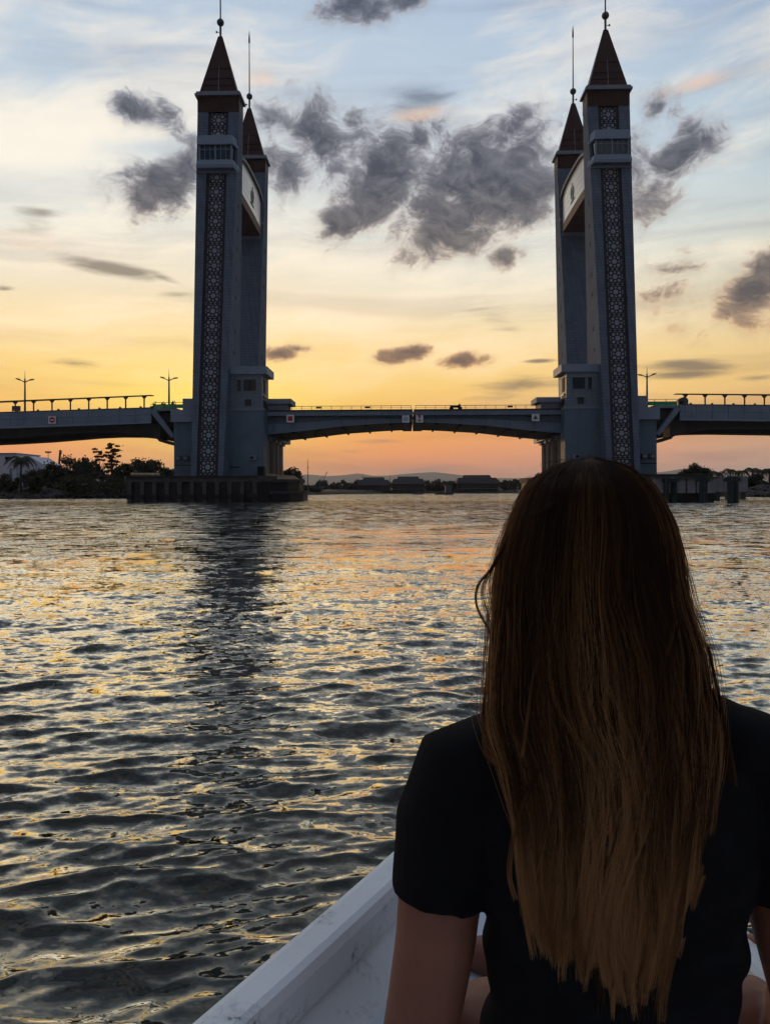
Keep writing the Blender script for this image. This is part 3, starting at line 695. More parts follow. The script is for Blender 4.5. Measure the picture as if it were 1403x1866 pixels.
sign(16.8, -1.95, 11.4, 1.05, 'white square sign with green triangle by the right tower end of the leaf', [('green_triangle', M_GREEN, [(-.62,-.55),(.62,-.55),(0,.65)], .01), ('top_bar', M_GREEN, rect(.9,.06,0,.9), .01)])
sign(-50.2, -2.45, 11.35, 1.05, 'no entry sign, red disc with white bar, on the left approach', [('red_disc', M_RED, circ(.78), .01), ('white_bar', M_WHITEP, rect(.52,.14), .02)])

# ------------------------------------------------------------------ piers in the water
def build_pier(s):
    sx = s
    T = thing('bridge_pier', 'dark concrete pier with ribbed fender wall at the foot of the %s towers' % SIDE[s], 'pier', bpos(0, 0, 0), BR_R, 'bridge piers')
    def part(m, name, material, parent=T): return m.build(name, material, parent)
    body = [(37.2,-9.9),(20.0,-9.9),(18.9,-8.4),(18.5,2.0),(18.5,24.0),(37.2,24.0),(37.9,-8.5)]
    if sx > 0: pass
    ring = [(x, y) for x, y in body]
    # body is listed clockwise for +x, so reverse
    ring = ring[::-1]
    m = MB(sx); m.slab([(26.5+(x-26.5)*.97, y*.985) for x, y in ring], -2.0, 2.55); part(m, 'core', M_PIER_D)
    m = MB(sx); m.slab(ring, 2.56, 3.36); part(m, 'cap_slab', M_PIER)
    m = MB(sx); m.box(20.1, 37.1, -10.05, -9.7, 3.1, 3.3); part(m, 'kerb', M_PIER_D)
    for k in range(11):
        x = 20.5+1.62*k
        m = MB(sx); m.prism([(x-.22,-1.5),(x+.22,-1.5),(x+.28,2.55),(x-.28,2.55)], -10.05, -9.6); p = part(m, 'fender_post', M_PIER)
        m = MB(sx); m.box(x-.34, x+.34, -10.2, -9.6, .35, .95); part(m, 'fender_block', M_PIER_D, p)
    # lower stepped nose pointing into the channel
    m = MB(sx); m.slab([(19.8,-7.5),(16.6,-5.5),(15.4,-1.0),(15.4,4.0),(16.6,9.0),(19.8,11.0)][::-1], -2.0, 1.0); part(m, 'nose_base', M_PIER_D)
    m = MB(sx); m.slab([(19.6,-7.6),(16.5,-5.7),(15.2,-1.0),(15.2,4.0),(16.5,9.0),(19.6,11.0)][::-1], 1.0, 1.35); part(m, 'nose_ledge', M_PIER)
    m = MB(sx); m.slab([(19.4,-6.5),(17.0,-4.8),(16.0,-.8),(16.0,4.0),(17.0,9.0),(19.4,11.0)][::-1], 1.36, 2.5); part(m, 'nose_wall', M_PIER_D)
    m = MB(sx); m.slab([(19.3,-6.7),(16.9,-5.0),(15.8,-.9),(15.8,4.0),(16.9,9.0),(19.3,11.0)][::-1], 2.51, 2.95); part(m, 'nose_slab', M_PIER)
for s in (-1, 1): build_pier(s)
T = tag(MB().tube([bpos(-37.0,-8.5,3.62), bpos(-33.2,-8.7,3.55)], .2, 8).build('log', mat('pale_wood', (.40,.32,.20), .8, .3)), 'pale timber log lying on the left end of the left pier', 'log')
T = tag(MB().loft([[bpos(-20.0,-4.0,3.0)[:2]+(2.98,), bpos(-15.9,-2,3)[:2]+(2.98,), bpos(-15.9,-1.2,3)[:2]+(2.98,), bpos(-20.0,-3.2,3)[:2]+(2.98,)],
                   [bpos(-20.1,-4.2,3.0)[:2]+(3.75,), bpos(-16.6,-2.2,3)[:2]+(3.45,), bpos(-16.6,-1.0,3)[:2]+(3.45,), bpos(-20.1,-3.0,3)[:2]+(3.75,)]]).build('walkway_ramp', mat('pale_wood', (.40,.32,.20))), 'pale sloping ramp slab on the channel end of the left pier', 'ramp')

# mooring dolphins and wall by the right pier
def dolphin(px, w, Y, ytop, ybot, label, material):
    a = P(px-w/2, ytop, Y); b = P(px+w/2, ytop, Y); hw = (b.x-a.x)/2
    T = thing('mooring_dolphin', label, 'dolphin', (a.x+hw, Y, -1.5), 0, 'mooring dolphins by the right pier')
    n = max(2, int(hw*2/0.62)); 
    for k in range(n):
        x = -hw+.31+(2*hw-.62)*k/max(1, n-1)
        m = MB(); m.tube([(x,(k % 2)*.4,0),(x,(k % 2)*.4,a.z+1.5)], .31, 10); m.build('pile', material, T)
    m = MB(); m.box(-hw, hw, -.1, .9, a.z+1.5-.55, a.z+1.5-.15); m.build('waling', material, T)
DG = mat('dark_green_piles', (.015,.03,.032), .6, .4, 1.0)
dolphin(1222, 26, 84, 873, 921, 'wide dark pile dolphin nearest the right pier, left end of the jetty', DG)
dolphin(1283, 18, 82, 872, 921, 'dark green pile dolphin at the right end of the stained jetty wall', DG)
dolphin(1337, 24, 80, 872, 921, 'free standing dark pile dolphin right of the jetty', DG)
dolphin(1307, 9, 96, 900, 918, 'short single stump of piles standing between jetty and dolphin', DG)
T = thing('jetty', 'stained white concrete jetty wall between the dark pile dolphins', 'jetty', P(1253, 921, 84).to_tuple(), 0)
T.location.z = -1.5
m = MB(); m.box(-3.4, 3.2, .4, 1.2, 2.5, 4.1); m.build('wall', mat('stained_white', (.24,.26,.29), .8, .25, .9, stain=.95), T)
m = MB(); m.box(-3.6, 3.3, -.1, 1.4, 4.1, 4.3); m.build('slab', M_PIER, T)
m = MB(); m.box(-3.4, 3.2, .8, 1.2, 0, 2.5); m.build('skirt', M_PIER_D, T)
for x in (-2.2, -1.1, 0, 1.1, 2.2):
    m = MB(); m.box(x-.08, x+.08, .32, .42, 2.5, 4.1); m.build('rib', M_PIER, T)
T = thing('back_jetty', 'pale concrete jetty wall seen behind, between stump and free standing dolphin', 'jetty', P(1325, 915, 112).to_tuple(), 0)
T.location.z = -1.0
m = MB(); m.box(-4.2, 3.0, 0, 1.0, 2.0, 4.2); m.build('wall', MATS['stained_white'], T)
for x in (-3.6, -1.6, .4, 2.4):
    m = MB(); m.box(x-.35, x+.35, .1, .9, 0, 2.0); m.build('pile', M_PIER, T)
# ------------------------------------------------------------------ water
def build_water():
    rng = np.random.RandomState(11)
    f, h = 769.0, EYE.z
    # rings: about one picture row each where the camera looks, fewer far away
    y = np.concatenate([np.linspace(900, 560, 60, endpoint=False), np.linspace(560, 6, 620, endpoint=False), np.array([6,5,4.2,3.5,2.9,2.3,1.8,1.4,1.0,.7,.45,.25,.12])])
    r = f*h/y
    ang = np.concatenate([np.linspace(-31, 31, 640), np.linspace(31, 329, 110)[1:-1]])*math.pi/180
    nr, na = len(r), len(ang)
    X = r[:, None]*np.sin(ang)[None]; Y = r[:, None]*np.cos(ang)[None]
    dr = np.gradient(r)[:, None]*np.ones((1, na))
    da = np.abs(np.gradient(ang)); da[0] = da[1]; dth = r[:, None]*np.minimum(da, 0.05)[None]
    cell_r = np.maximum(dr, 0); 
    Z = np.zeros_like(X); HX = np.zeros_like(X); HY = np.zeros_like(X)
    N = 130
    lam = np.exp(np.linspace(math.log(0.055), math.log(3.6), N))*rng.uniform(.9, 1.1, N)
    main = math.radians(100)             # waves travel roughly towards the camera, crests lying across the view
    th = main + rng.normal(0, 0.30, N)
    ph = rng.uniform(0, 2*math.pi, N)
    slope = 0.063*np.where(lam < .10, (lam/.10)**.6, np.where(lam < .36, 1.0, (lam/.36)**-1.0))
    for L, a, p, sl in zip(lam, th, ph, slope):
        k = 2*math.pi/L; kx, ky = k*math.cos(a), k*math.sin(a)
        # patchiness: groups of waves come and go
        grp = 0.65 + 0.55*np.sin(X*0.23*math.cos(a+1)+Y*.19+p*3)*np.sin(Y*.31*math.sin(a+.6)-X*.14+p*5)
        cs = np.abs(math.sin(a))*cell_r + np.abs(math.cos(a))*dth
        att = np.clip((L/np.maximum(cs, 1e-6) - 2.2)/3.0, 0, 1)
        A = sl/k*att*grp
        q = kx*X + ky*Y + p
        s, c = np.sin(q), np.cos(q)
        Z += A*s
        HX += -A*c*math.cos(a)*-0.8; HY += -A*c*math.sin(a)*-0.8
    far = np.clip((r-150)/200, 0, 1)[:, None]
    Z *= (1-far); HX *= (1-far); HY *= (1-far)
    X2, Y2 = X+HX, Y+HY
    Z -= Z.max()*0 
    co = np.stack([X2, Y2, Z], -1).reshape(-1, 3)
    i = np.arange(nr-1)[:, None]*na; j = np.arange(na)[None]; j2 = (j+1) % na
    quads = np.stack([i+j, i+j2, i+na+j2, i+na+j], -1).reshape(-1, 4)
    quads = np.ascontiguousarray(quads)
    me = bpy.data.meshes.new('water')
    me.vertices.add(len(co)); me.vertices.foreach_set('co', co.astype(np.float32).ravel())
    me.loops.add(quads.size); me.loops.foreach_set('vertex_index', quads.astype(np.int32).ravel())
    me.polygons.add(len(quads)); me.polygons.foreach_set('loop_start', np.arange(0, quads.size, 4, dtype=np.int32)); 
    me.polygons.foreach_set('loop_total', np.full(len(quads), 4, dtype=np.int32))
    me.polygons.foreach_set('use_smooth', np.ones(len(quads), dtype=bool))
    me.update(); me.validate()
    m = bpy.data.materials.new('river_water'); m.use_nodes = True; t = m.node_tree
    t.nodes.remove(t.nodes['Principled BSDF'])
    dif = t.nodes.new('ShaderNodeBsdfDiffuse'); dif.inputs['Color'].default_value = (0.018, 0.022, 0.015, 1)
    glo = t.nodes.new('ShaderNodeBsdfGlossy'); glo.inputs['Roughness'].default_value = 0.05; glo.inputs['Color'].default_value = (1, .95, .84, 1)
    fre = t.nodes.new('ShaderNodeFresnel'); fre.inputs['IOR'].default_value = 1.34
    mx = t.nodes.new('ShaderNodeMixShader'); t.links.new((V(t, fre.outputs[0]).pow(1.28)*5.2).min(0.96).s, mx.inputs[0])
    t.links.new(dif.outputs[0], mx.inputs[1]); t.links.new(glo.outputs[0], mx.inputs[2])
    t.links.new(mx.outputs[0], t.nodes['Material Output'].inputs['Surface'])
    g = t.nodes.new('ShaderNodeNewGeometry')
    sp = t.nodes.new('ShaderNodeSeparateXYZ'); t.links.new(g.outputs['Position'], sp.inputs[0])
    px, py = V(t, sp.outputs[0]), V(t, sp.outputs[1])
    dist = (px*px + py*py).sqrt()
    # ripples finer than the mesh: slopes added to the surface normal, larger waves join in as the mesh coarsens with distance
    n1 = noise(t, vec(t, px*8.0, py*15.0, 0.0), 1.0, 3, 0.6, color=True)
    n2 = noise(t, vec(t, px*1.3, py*3.0, 4.0), 1.0, 3, 0.6, color=True)
    n3 = noise(t, vec(t, px*0.07, py*0.16, 8.0), 1.0, 3, 0.55)
    def off(c, k):
        v = t.nodes.new('ShaderNodeVectorMath'); v.operation = 'SUBTRACT'; t.links.new(c, v.inputs[0]); v.inputs[1].default_value = (.5,.5,.5)
        w = t.nodes.new('ShaderNodeVectorMath'); w.operation = 'MULTIPLY'; t.links.new(v.outputs[0], w.inputs[0])
        cx = t.nodes.new('ShaderNodeCombineXYZ'); t.links.new((k*0.26).s, cx.inputs[0]); t.links.new(k.s, cx.inputs[1]); t.links.new(cx.outputs[0], w.inputs[1])
        return w.outputs[0]
    n4 = noise(t, vec(t, px*1.2, py*0.6, 2.0), 1.0, 4, 0.62, color=True)
    gust = n3.step(0.35, 0.68, 0.55, 1.35)
    k1 = dist.step(0, 14, 1.05, 1.7)*gust
    k2 = dist.step(5, 22, 0.0, 2.2)*gust
    a1 = t.nodes.new('ShaderNodeVectorMath'); a1.operation = 'ADD'; t.links.new(g.outputs['Normal'], a1.inputs[0]); t.links.new(off(n1, k1), a1.inputs[1])
    a2 = t.nodes.new('ShaderNodeVectorMath'); a2.operation = 'ADD'; t.links.new(a1.outputs[0], a2.inputs[0]); t.links.new(off(n2, k2), a2.inputs[1])
    a3 = t.nodes.new('ShaderNodeVectorMath'); a3.operation = 'ADD'; t.links.new(a2.outputs[0], a3.inputs[0]); t.links.new(off(n4, dist.step(12, 60, 0.0, 2.6)*gust), a3.inputs[1])
    nz = t.nodes.new('ShaderNodeVectorMath'); nz.operation = 'NORMALIZE'; t.links.new(a3.outputs[0], nz.inputs[0])
    t.links.new(nz.outputs[0], glo.inputs['Normal']); t.links.new(nz.outputs[0], fre.inputs['Normal'])
    me.materials.append(m)
    return kind(link('water', me), 'structure')
build_water()

# ------------------------------------------------------------------ land
M_SOIL = mat('bank_soil', (.035,.032,.025), .95, .4, .3, .4, 3.0)
M_ROCK = mat('rock', (.075,.07,.068), .85, .4, .8, .4, 4.0)
M_LEAF = mat('leaf_dark', (.030,.042,.020), .8, .5, .5)
M_LEAF2 = mat('leaf_olive', (.045,.05,.022), .8, .5, .5)
M_TRUNK = mat('bark', (.05,.04,.03), .9, .3)
M_FARLEAF = mat('leaf_far', (.035,.042,.03), .9, .4, .2)
def bank(name, pts, back, z1, mat_, seed):     # pts: shoreline (x, y) ; rises to z1 behind
    rng = random.Random(seed); rows = []
    for k, (f, z) in enumerate(((0,-.8),(.015,.3),(.05,.9),(.10,1.3),(.3,z1),(1.0,z1*1.15))):
        rows.append([(x+(back[i][0]-x)*f+rng.uniform(-.3,.3)*(k>0), y+(back[i][1]-y)*f+rng.uniform(-.3,.3)*(k>0), z+rng.uniform(-.12,.12)*(k>0)) for i, (x, y) in enumerate(pts)])
    n = len(pts); mb = MB(); mb.v = [p for r_ in rows for p in r_]
    for k in range(len(rows)-1):
        for i in range(n-1): a = k*n+i; mb.f.append((a, a+1, a+n+1, a+n))
    return kind(mb.build(name, mat_), 'structure')
def subdiv(pts, n):
    out = []
    for (a, b) in zip(pts[:-1], pts[1:]):
        for k in range(n): out.append((a[0]+(b[0]-a[0])*k/n, a[1]+(b[1]-a[1])*k/n))
    return out + [pts[-1]]
shoreL = subdiv([(-260,120),(-120,143),(-78,147),(-50,153),(-36,165),(-30,195),(-27,225)], 12)
bank('river_bank_near', shoreL, [(x*1.5-10, y+90) for x, y in shoreL], 2.6, M_SOIL, 1)
shoreF = subdiv([(-27,225),(-24,230),(0,292),(30,296),(70,290),(120,270)], 14)
bank('river_bank_far', shoreF, [(x*1.5, y+160) for x, y in shoreF], 1.6, M_SOIL, 2)
shoreR = subdiv([(120,270),(80,190),(62,140),(70,128),(120,120),(260,110)], 14)
bank('river_bank_right', shoreR, [(x*1.4+20, y+120) for x, y in shoreR], 2.4, M_SOIL, 3)
# riprap along the banks
def rocks(name, line, n, seed, label, spread=6.0, smax=.9):
    rng = random.Random(seed); mb = MB()
    ico = [(0,0,-1),(.9,0,-.3),(.3,.85,-.4),(-.7,.55,-.35),(-.75,-.5,-.3),(.25,-.9,-.35),(.7,.5,.4),(-.3,.8,.45),(-.9,0,.35),(-.25,-.85,.4),(.75,-.5,.35),(0,0,.9)]
    fc = [(0,2,1),(0,3,2),(0,4,3),(0,5,4),(0,1,5),(1,2,6),(2,3,7),(3,4,8),(4,5,9),(5,1,10),(1,6,10),(2,7,6),(3,8,7),(4,9,8),(5,10,9),(6,7,11),(7,8,11),(8,9,11),(9,10,11),(10,6,11)]
    for _ in range(n):
        i = rng.randrange(len(line)-1); u = rng.random(); x = line[i][0]*(1-u)+line[i+1][0]*u; y = line[i][1]*(1-u)+line[i+1][1]*u
        d = rng.random()**1.3*spread; s = rng.uniform(.25, smax)
        z = .1+d/spread*1.5+rng.uniform(-.2,.3); sc = (s*rng.uniform(.8,1.3), s, s*rng.uniform(.5,.9))
        mb.add([(x+a*sc[0]*rng.uniform(.8,1.2), y+d+b*sc[1], z+c*sc[2]*rng.uniform(.8,1.2)) for a, b, c in ico], fc)
    o = mb.build(name, M_ROCK); o['kind'] = 'stuff'; o['label'] = label; o['category'] = 'rocks'
rocks('riprap', shoreL[10:60], 1500, 5, 'tumbled grey riprap rocks along the left river bank')
rocks('riprap', shoreR[22:60], 700, 6, 'tumbled grey riprap rocks along the right river bank')

# ------------------------------------------------------------------ trees
def crown_mesh(mb, c, rx, ry, rz, n, size, rng, clumps=14):
    cl = []
    for _ in range(clumps):
        while True:
            p = Vector((rng.uniform(-1,1), rng.uniform(-1,1), rng.uniform(-1,1)))
            if p.length < 1: break
        p = p.normalized()*p.length**.5*.78
        cl.append((Vector((c[0]+p.x*rx, c[1]+p.y*ry, c[2]+p.z*rz)), rng.uniform(.22,.42)))
    for _ in range(n):
        q, r_ = rng.choice(cl)
        d = Vector((rng.gauss(0,1), rng.gauss(0,1), rng.gauss(0,.8)))*.55*r_
        p = q + Vector((d.x*rx, d.y*ry, d.z*rz))
        a = Vector((rng.uniform(-1,1), rng.uniform(-1,1), rng.uniform(-1,1))).normalized()*size*rng.uniform(.6,1.4); b = a.orthogonal().normalized()*size*rng.uniform(.25,.5)
        mb.add([p-a*.5, p+b, p+a*.5, p-b], [(0,1,2,3)])
def tree(px, ytop, ybase, wpx, Y, label, group, style='round', material=None, n=2600):
    b = P(px, ybase, Y); tp = P(px, ytop, Y); H = tp.z-b.z; W = wpx/1403*Y
    T = thing('tree', label, 'tree', b.to_tuple(), 0, group); rng = random.Random(int(px*13+ytop))
    m = MB()
    fork = H*(.30 if style == 'round' else .55)
    m.tube([(0,0,-1.0),(rng.uniform(-.1,.1),0,fork*.5),(rng.uniform(-.15,.15)*W*.3,0,H*.7)], [H*.035+.05,H*.028+.03,.03], 6)
    for k in range(5):
        a = rng.uniform(0,6.28); q = rng.uniform(.3,.6)
        m.tube([(0,0,H*q*.8),(math.cos(a)*W*.18,math.sin(a)*W*.18,H*(q+.1)),(math.cos(a)*W*.34,math.sin(a)*W*.34,H*(q+.25))], [H*.016+.02,.03,.015], 5)
    m.build('trunk', M_TRUNK, T)
    c = MB(); sz = max(.2, 3.6/1403*Y)
    if style == 'round':
        crown_mesh(c, (0,0,H*.58), W*.52, W*.52, H*.44, n, sz, rng, 16)
    elif style == 'low':
        crown_mesh(c, (0,0,H*.42), W*.55, W*.5, H*.5, n, sz, rng, 18)
    else:                                # feathery casuarina
        for k in range(9):
            q = .30+.68*k/9; crown_mesh(c, (rng.uniform(-.32,.32)*W,0,H*q), W*.34*rng.uniform(.6,1.2), W*.34, H*.08, n//10, sz*.8, rng, 4)
    c.build('crown', material or M_LEAF, T)
GL = 'trees on the left bank'
for px, yt, yb, w, Y, lab, st in (
    (18,852,892,44,152,'low dark shrub tree at the left edge below the white building','low'),
    (62,850,892,46,151,'low bushy tree right of the coconut palm on the left bank','low'),
    (98,836,890,52,158,'round bushy tree in front of the white building gable','round'),
    (128,826,888,56,166,'broad tree beside the crane stub on the left bank','round'),
    (158,826,886,56,164,'broad dark tree left of the two feathery trees','round'),
    (181,811,884,34,166,'shorter loose-crowned tree left of the tallest one on the left bank','feather'),
    (204,800,882,36,168,'tallest feathery tree on the left bank under the bridge arch','feather'),
    (226,838,884,34,160,'small rounded tree right of the tallest feathery tree','round'),
    (252,832,882,48,166,'dense round tree near the abutment on the left bank','round'),
    (280,836,882,52,170,'dense sloping tree next to the left abutment','round'),
    (303,852,882,30,172,'small tree partly behind the left abutment','round'),
    (140,858,894,70,150,'low hedge-like bush in front of the broad trees','low'),
    (205,862,896,80,150,'low wide bush below the tallest feathery tree','low')):
    tree(px, yt, yb, w, Y, lab, GL, st, M_LEAF2 if st == 'low' else M_LEAF)
tree(533, 850, 890, 38, 205, 'lone round tree on the point right of the left pier', 'trees on the far banks')
for px, yt, yb, w, lab in ((1246,858,890,26,'small round tree right of the right abutment'), (1268,847,890,34,'tall bushy tree above the jetty wall'), (1290,856,890,30,'bushy tree sloping down above the right end of the jetty')):
    tree(px, yt, yb, w, 150, lab, 'trees on the right bank')
# palms
def palm(px, ytop, ybase, Y, label, group, fronds=15, fl=None, lean=0.0):
    b = P(px, ybase, Y); tp = P(px, ytop, Y); H = (tp.z-b.z)
    T = thing('palm_tree', label, 'palm tree', b.to_tuple(), 0, group); rng = random.Random(int(px*7))
    fl = fl or H*.34; th = H - fl*.45
    m = MB(); pts = [(lean*H*(k/6)**2, 0, th*k/6 - (1.0 if k == 0 else 0)) for k in range(7)]; m.tube(pts, [.24-.10*k/6 for k in range(7)], 7); m.build('trunk', M_TRUNK, T)
    top = Vector((lean*H, 0, th)); c = MB()
    for k in range(fronds):
        a = 2*math.pi*k/fronds+rng.uniform(-.2,.2); up = rng.uniform(-.15,.95)
        d = Vector((math.cos(a), math.sin(a), 0)); pr = top; L = fl*rng.uniform(.8,1.1); side = Vector((-d.y, d.x, 0)); sp = []
        for q in range(9):
            s = q/8; sp.append(top + d*L*s*(.9-.25*s*(1-up)) + Vector((0,0,L*(up*.75*s - (.55+.45*up)*s*s))))
        for q in range(8):
            p0, p1 = sp[q], sp[q+1]
            for sg in (-1, 1):
                for u in (0., .5):
                    p = p0.lerp(p1, u); e = p + side*sg*L*.20*math.sin(math.pi*min(1, .15+q/8.5)) + (p1-p0)*.9 + Vector((0,0,-L*.10)); w = (p1-p0)*.62
                    c.add([p, p+w, e], [(0,1,2)])
    c.build('fronds', M_LEAF, T)
palm(38, 815, 884, 150, 'tall coconut palm in front of the white building on the left bank', 'palm trees', 21, 3.6, .02)
for px, yt, lab in ((1309,855,'leftmost palm of the row on the right bank'), (1331,850,'second palm from the left in the row on the right bank'), (1352,853,'third palm from the left in the row on the right bank'),
                    (1371,849,'fourth palm from the left, slender, on the right bank'), (1388,852,'fifth palm from the left in the row on the right bank'), (1402,850,'palm at the right edge of the picture')):
    palm(px, yt, 892, 158, lab, 'palm trees', 19, 2.5)
for px, yt in ((1320,868),(1342,870),(1380,866),(1362,870)):
    tree(px, yt, 893, 30, 150, {1320:'low bush under the second palm on the right bank',1342:'low bush between second and third palms',1380:'low bush under the fourth and fifth palms',1362:'low bush under the third palm'}[px], 'bushes on the right bank', 'low')
# far treeline, tree by tree
rng = random.Random(3); k = 0
FAR = 'trees along the far shore'
far_spots = [(596,884,20),(612,881,18),(626,885,16),(640,882,20),(652,880,14),(800,878,18),(792,884,14),(822,879,24),(838,884,16),(782,882,16),(918,876,16),(932,880,18),(946,874,22),(958,878,18),(925,882,20),(560,883,24),(575,886,22)]
far_names = {596:'low tree right of the crane on the far shore',612:'small far tree second to the right of the crane',626:'small far tree third to the right of the crane',640:'far tree left of the first hip-roofed building',652:'narrow far tree touching the left end of the first hip-roofed building',
  800:'far tree in the gap right of the middle building, behind the dark boat',792:'low far tree left of the dark boat',822:'wide far tree just right of the dark boat',838:'far tree touching the largest hip-roofed building on its left',782:'far tree at the right end of the middle building',
  918:'conical far tree at the right end of the largest hip-roofed building',932:'second far tree right of the largest building',946:'tallest far tree near the woman\'s head',958:'far tree just beside the woman\'s hair',925:'low far tree between the conical ones',560:'far tree at the foot of the tall mast',575:'low far tree between mast and crane'}
for px, yt, w in far_spots:
    tree(px, yt, 898, w, 305 if px > 580 else 245, far_names[px], FAR, 'feather' if px in (918,932,946) else 'round', M_FARLEAF, 700)

rng = random.Random(21); wl = MB()
for k in range(150):
    px = rng.uniform(560, 975); Y = rng.uniform(312, 340); bb = P(px, 897, Y); H = rng.uniform(2.2, 4.6)
    crown_mesh(wl, (bb.x, Y, 1.2+H*.5), rng.uniform(1.2,2.4), 1.6, H*.55, 150, .75, rng, 6)
for k in range(60):
    x = rng.uniform(-78, -36); Y = rng.uniform(160, 182); H = rng.uniform(3, 5.2)
    crown_mesh(wl, (x, Y, 2.0+H*.45), rng.uniform(1.6,2.8), 2.0, H*.55, 220, .5, rng, 7)
wl = wl.build('undergrowth', M_FARLEAF); wl['kind'] = 'stuff'; wl['label'] = 'dark undergrowth and distant wood along the shores'; wl['category'] = 'undergrowth'

# ------------------------------------------------------------------ buildings
def far_hall(px0, px1, ytop, yeave, ybase, Y, label):
    a, b = P(px0, ybase, Y), P(px1, ybase, Y); W = b.x-a.x; zt = P(px0, ytop, Y).z; ze = P(px0, yeave, Y).z; zb = a.z-.5
    T = thing('waterfront_hall', label, 'building', ((a.x+b.x)/2, Y+6, zb), 0, 'hip-roofed halls on the far shore'); w = W/2
    WALL = mat('far_wall', (.045,.045,.05), .9, .2); ROOF = mat('far_roof', (.028,.028,.032), .8, .2)
    m = MB(); m.box(-w*.93, w*.93, -5, 5, 0, ze-zb); m.build('wall', WALL, T)
    H = zt-ze; z = ze-zb
    m = MB(); m.loft([[(-w,-6,z),(w,-6,z),(w,6,z),(-w,6,z)], [(-w*.86,-2.6,z+H*.68),(w*.86,-2.6,z+H*.68),(w*.86,2.6,z+H*.68),(-w*.86,2.6,z+H*.68)]]); rf = m.build('roof', ROOF, T)
    m = MB(); m.loft([[(-w*.66,-2.6,z+H*.66),(w*.66,-2.6,z+H*.66),(w*.66,2.6,z+H*.66),(-w*.66,2.6,z+H*.66)], [(-w*.6,-.6,z+H),(w*.6,-.6,z+H),(w*.6,.6,z+H),(-w*.6,.6,z+H)]]); m.build('upper_roof', ROOF, rf)
    n = max(5, int(W/2.2))
    for k in range(n):
        x = -w*.9+1.8*w*(k+.5)/n
        m = MB(); m.box(x-.1, x+.1, -5.9, -5.7, 0, z); m.build('pillar', WALL, T)
        m = MB(); m.box(x-.55, x+.35, -5.06, -5.0, z*.25, z*.62); m.build('window', M_BLACK, T)
    m = MB(); m.box(-w*.98, w*.98, -6.0, -5.0, z*.42, z*.5); m.build('veranda', mat('veranda_pale', (.09,.09,.095), .8), T)
far_hall(650, 712, 869, 884, 897, 295, 'leftmost of three hip-roofed halls on the far shore')
far_hall(713, 776, 868, 882, 897, 293, 'middle one of three hip-roofed halls on the far shore')
far_hall(831, 912, 866, 882, 897, 300, 'largest hip-roofed hall on the far shore, right of the dark boat')
# white block on the left bank
T = thing('white_building', 'white plain building with sloping gable behind the coconut palm at the left edge', 'building', (P(0,880,175)[0], 175, 2.0), 0)
WB = mat('white_render', (.55,.60,.68), .8, .1, .3, stain=.3); z1 = P(0,823,175).z-2.0
m = MB(); m.box(-20, 3.6, 0, 12, 0, z1); m.build('wall', WB, T)
m = MB(); m.prism([(3.62,0),(9.2,0),(9.2,z1*.72),(6.3,z1*.95),(3.62,z1*.9)], 1.0, 11.0); m.build('gable_wing', WB, T)
m = MB(); m.box(-20.2, 3.8, -.2, 12.2, z1, z1+.3); m.build('roof', M_TRIM, T)
for x in (-1.6, 1.2, -4.4):
    m = MB(); m.box(x, x+1.4, -.05, .04, z1*.82, z1*.93); m.build('vent', M_BLACK, T)
m = MB(); m.box(2.2, 2.8, -.05, .04, 1.0, z1*.6); m.build('pipe_panel', M_TRIM, T)
# parked pale cars along the left bank
for k, (px, w) in enumerate(((160,9),(172,9),(204,8),(238,9))):
    p = P(px, 880, 158); L = 3.9
    T = thing('parked_car', '%s of the pale cars parked behind the bushes on the left bank' % ('leftmost','second from left','third from left','rightmost')[k], 'car', (p.x, 158, 2.35), R(10*k-12), 'parked cars on the left bank')
    CM = mat('car_paint_pale', (.5,.52,.55), .35, .1, spec=.5)
    m = MB(); m.prism([(-2,.35),(2,.35),(2.05,.75),(1.3,.9),(.7,1.4),(-1.0,1.42),(-1.7,.95),(-2.05,.85)], -.8, .8); m.build('body', CM, T)
    m = MB(); m.prism([(-.95,.95),(1.1,.95),(.62,1.32),(-.9,1.34)], -.83, -.8); m.build('side_window', M_GLASS, T)
    for x in (-1.25, 1.25):
        m = MB(); m.tube([(x,-.85,.33),(x,.85,.33)], .33, 12); m.build('wheel', M_BLACK, T)
# floodlight mast, crane stub, masts, far crane
def mast(px, ytop, ybase, Y, r, label, name='mast', cat='mast', head=None):
    b = P(px, ybase, Y); H = P(px, ytop, Y).z-b.z
    T = thing(name, label, cat, b.to_tuple(), 0)
    m = MB(); m.tube([(0,0,-1),(0,0,H*.6),(0,0,H)], [r,r*.7,r*.4], 6); m.build('pole', M_POLE, T)
    if head == 'flood':
        m = MB(); m.tube([(0,0,H-.3),(0,0,H)], .55, 10); rg = m.build('lamp_ring', M_POLE, T)
        for k in range(6):
            a = math.pi*k/3; m = MB(); m.box(math.cos(a)*.6-.12, math.cos(a)*.6+.12, math.sin(a)*.6-.12, math.sin(a)*.6+.12, H-.2, H+.1); m.build('lamp_head', M_POLE, rg)
    elif head == 'yards':
        m = MB(); m.tube([(-.6,0,H*.75),(.6,0,H*.75)], .04, 5); m.build('yard', M_POLE, T)
    return T, H
mast(88, 819, 880, 185, .14, 'floodlight mast above the trees on the left bank', 'floodlight_mast', 'floodlight', 'flood')
mast(561, 836, 894, 240, .16, 'tall thin mast standing on the far point right of the left pier', 'radio_mast', 'mast', 'yards')
mast(661, 862, 890, 300, .1, 'short thin mast over the leftmost far hall', 'radio_mast', 'mast', 'yards')
mast(711, 866, 890, 305, .1, 'thin mast between the leftmost and middle far halls', 'radio_mast', 'mast', 'yards')
b = P(584, 894, 260); T = thing('harbour_crane', 'small lattice crane with raised boom on the far shore', 'crane', b.to_tuple(), 0)
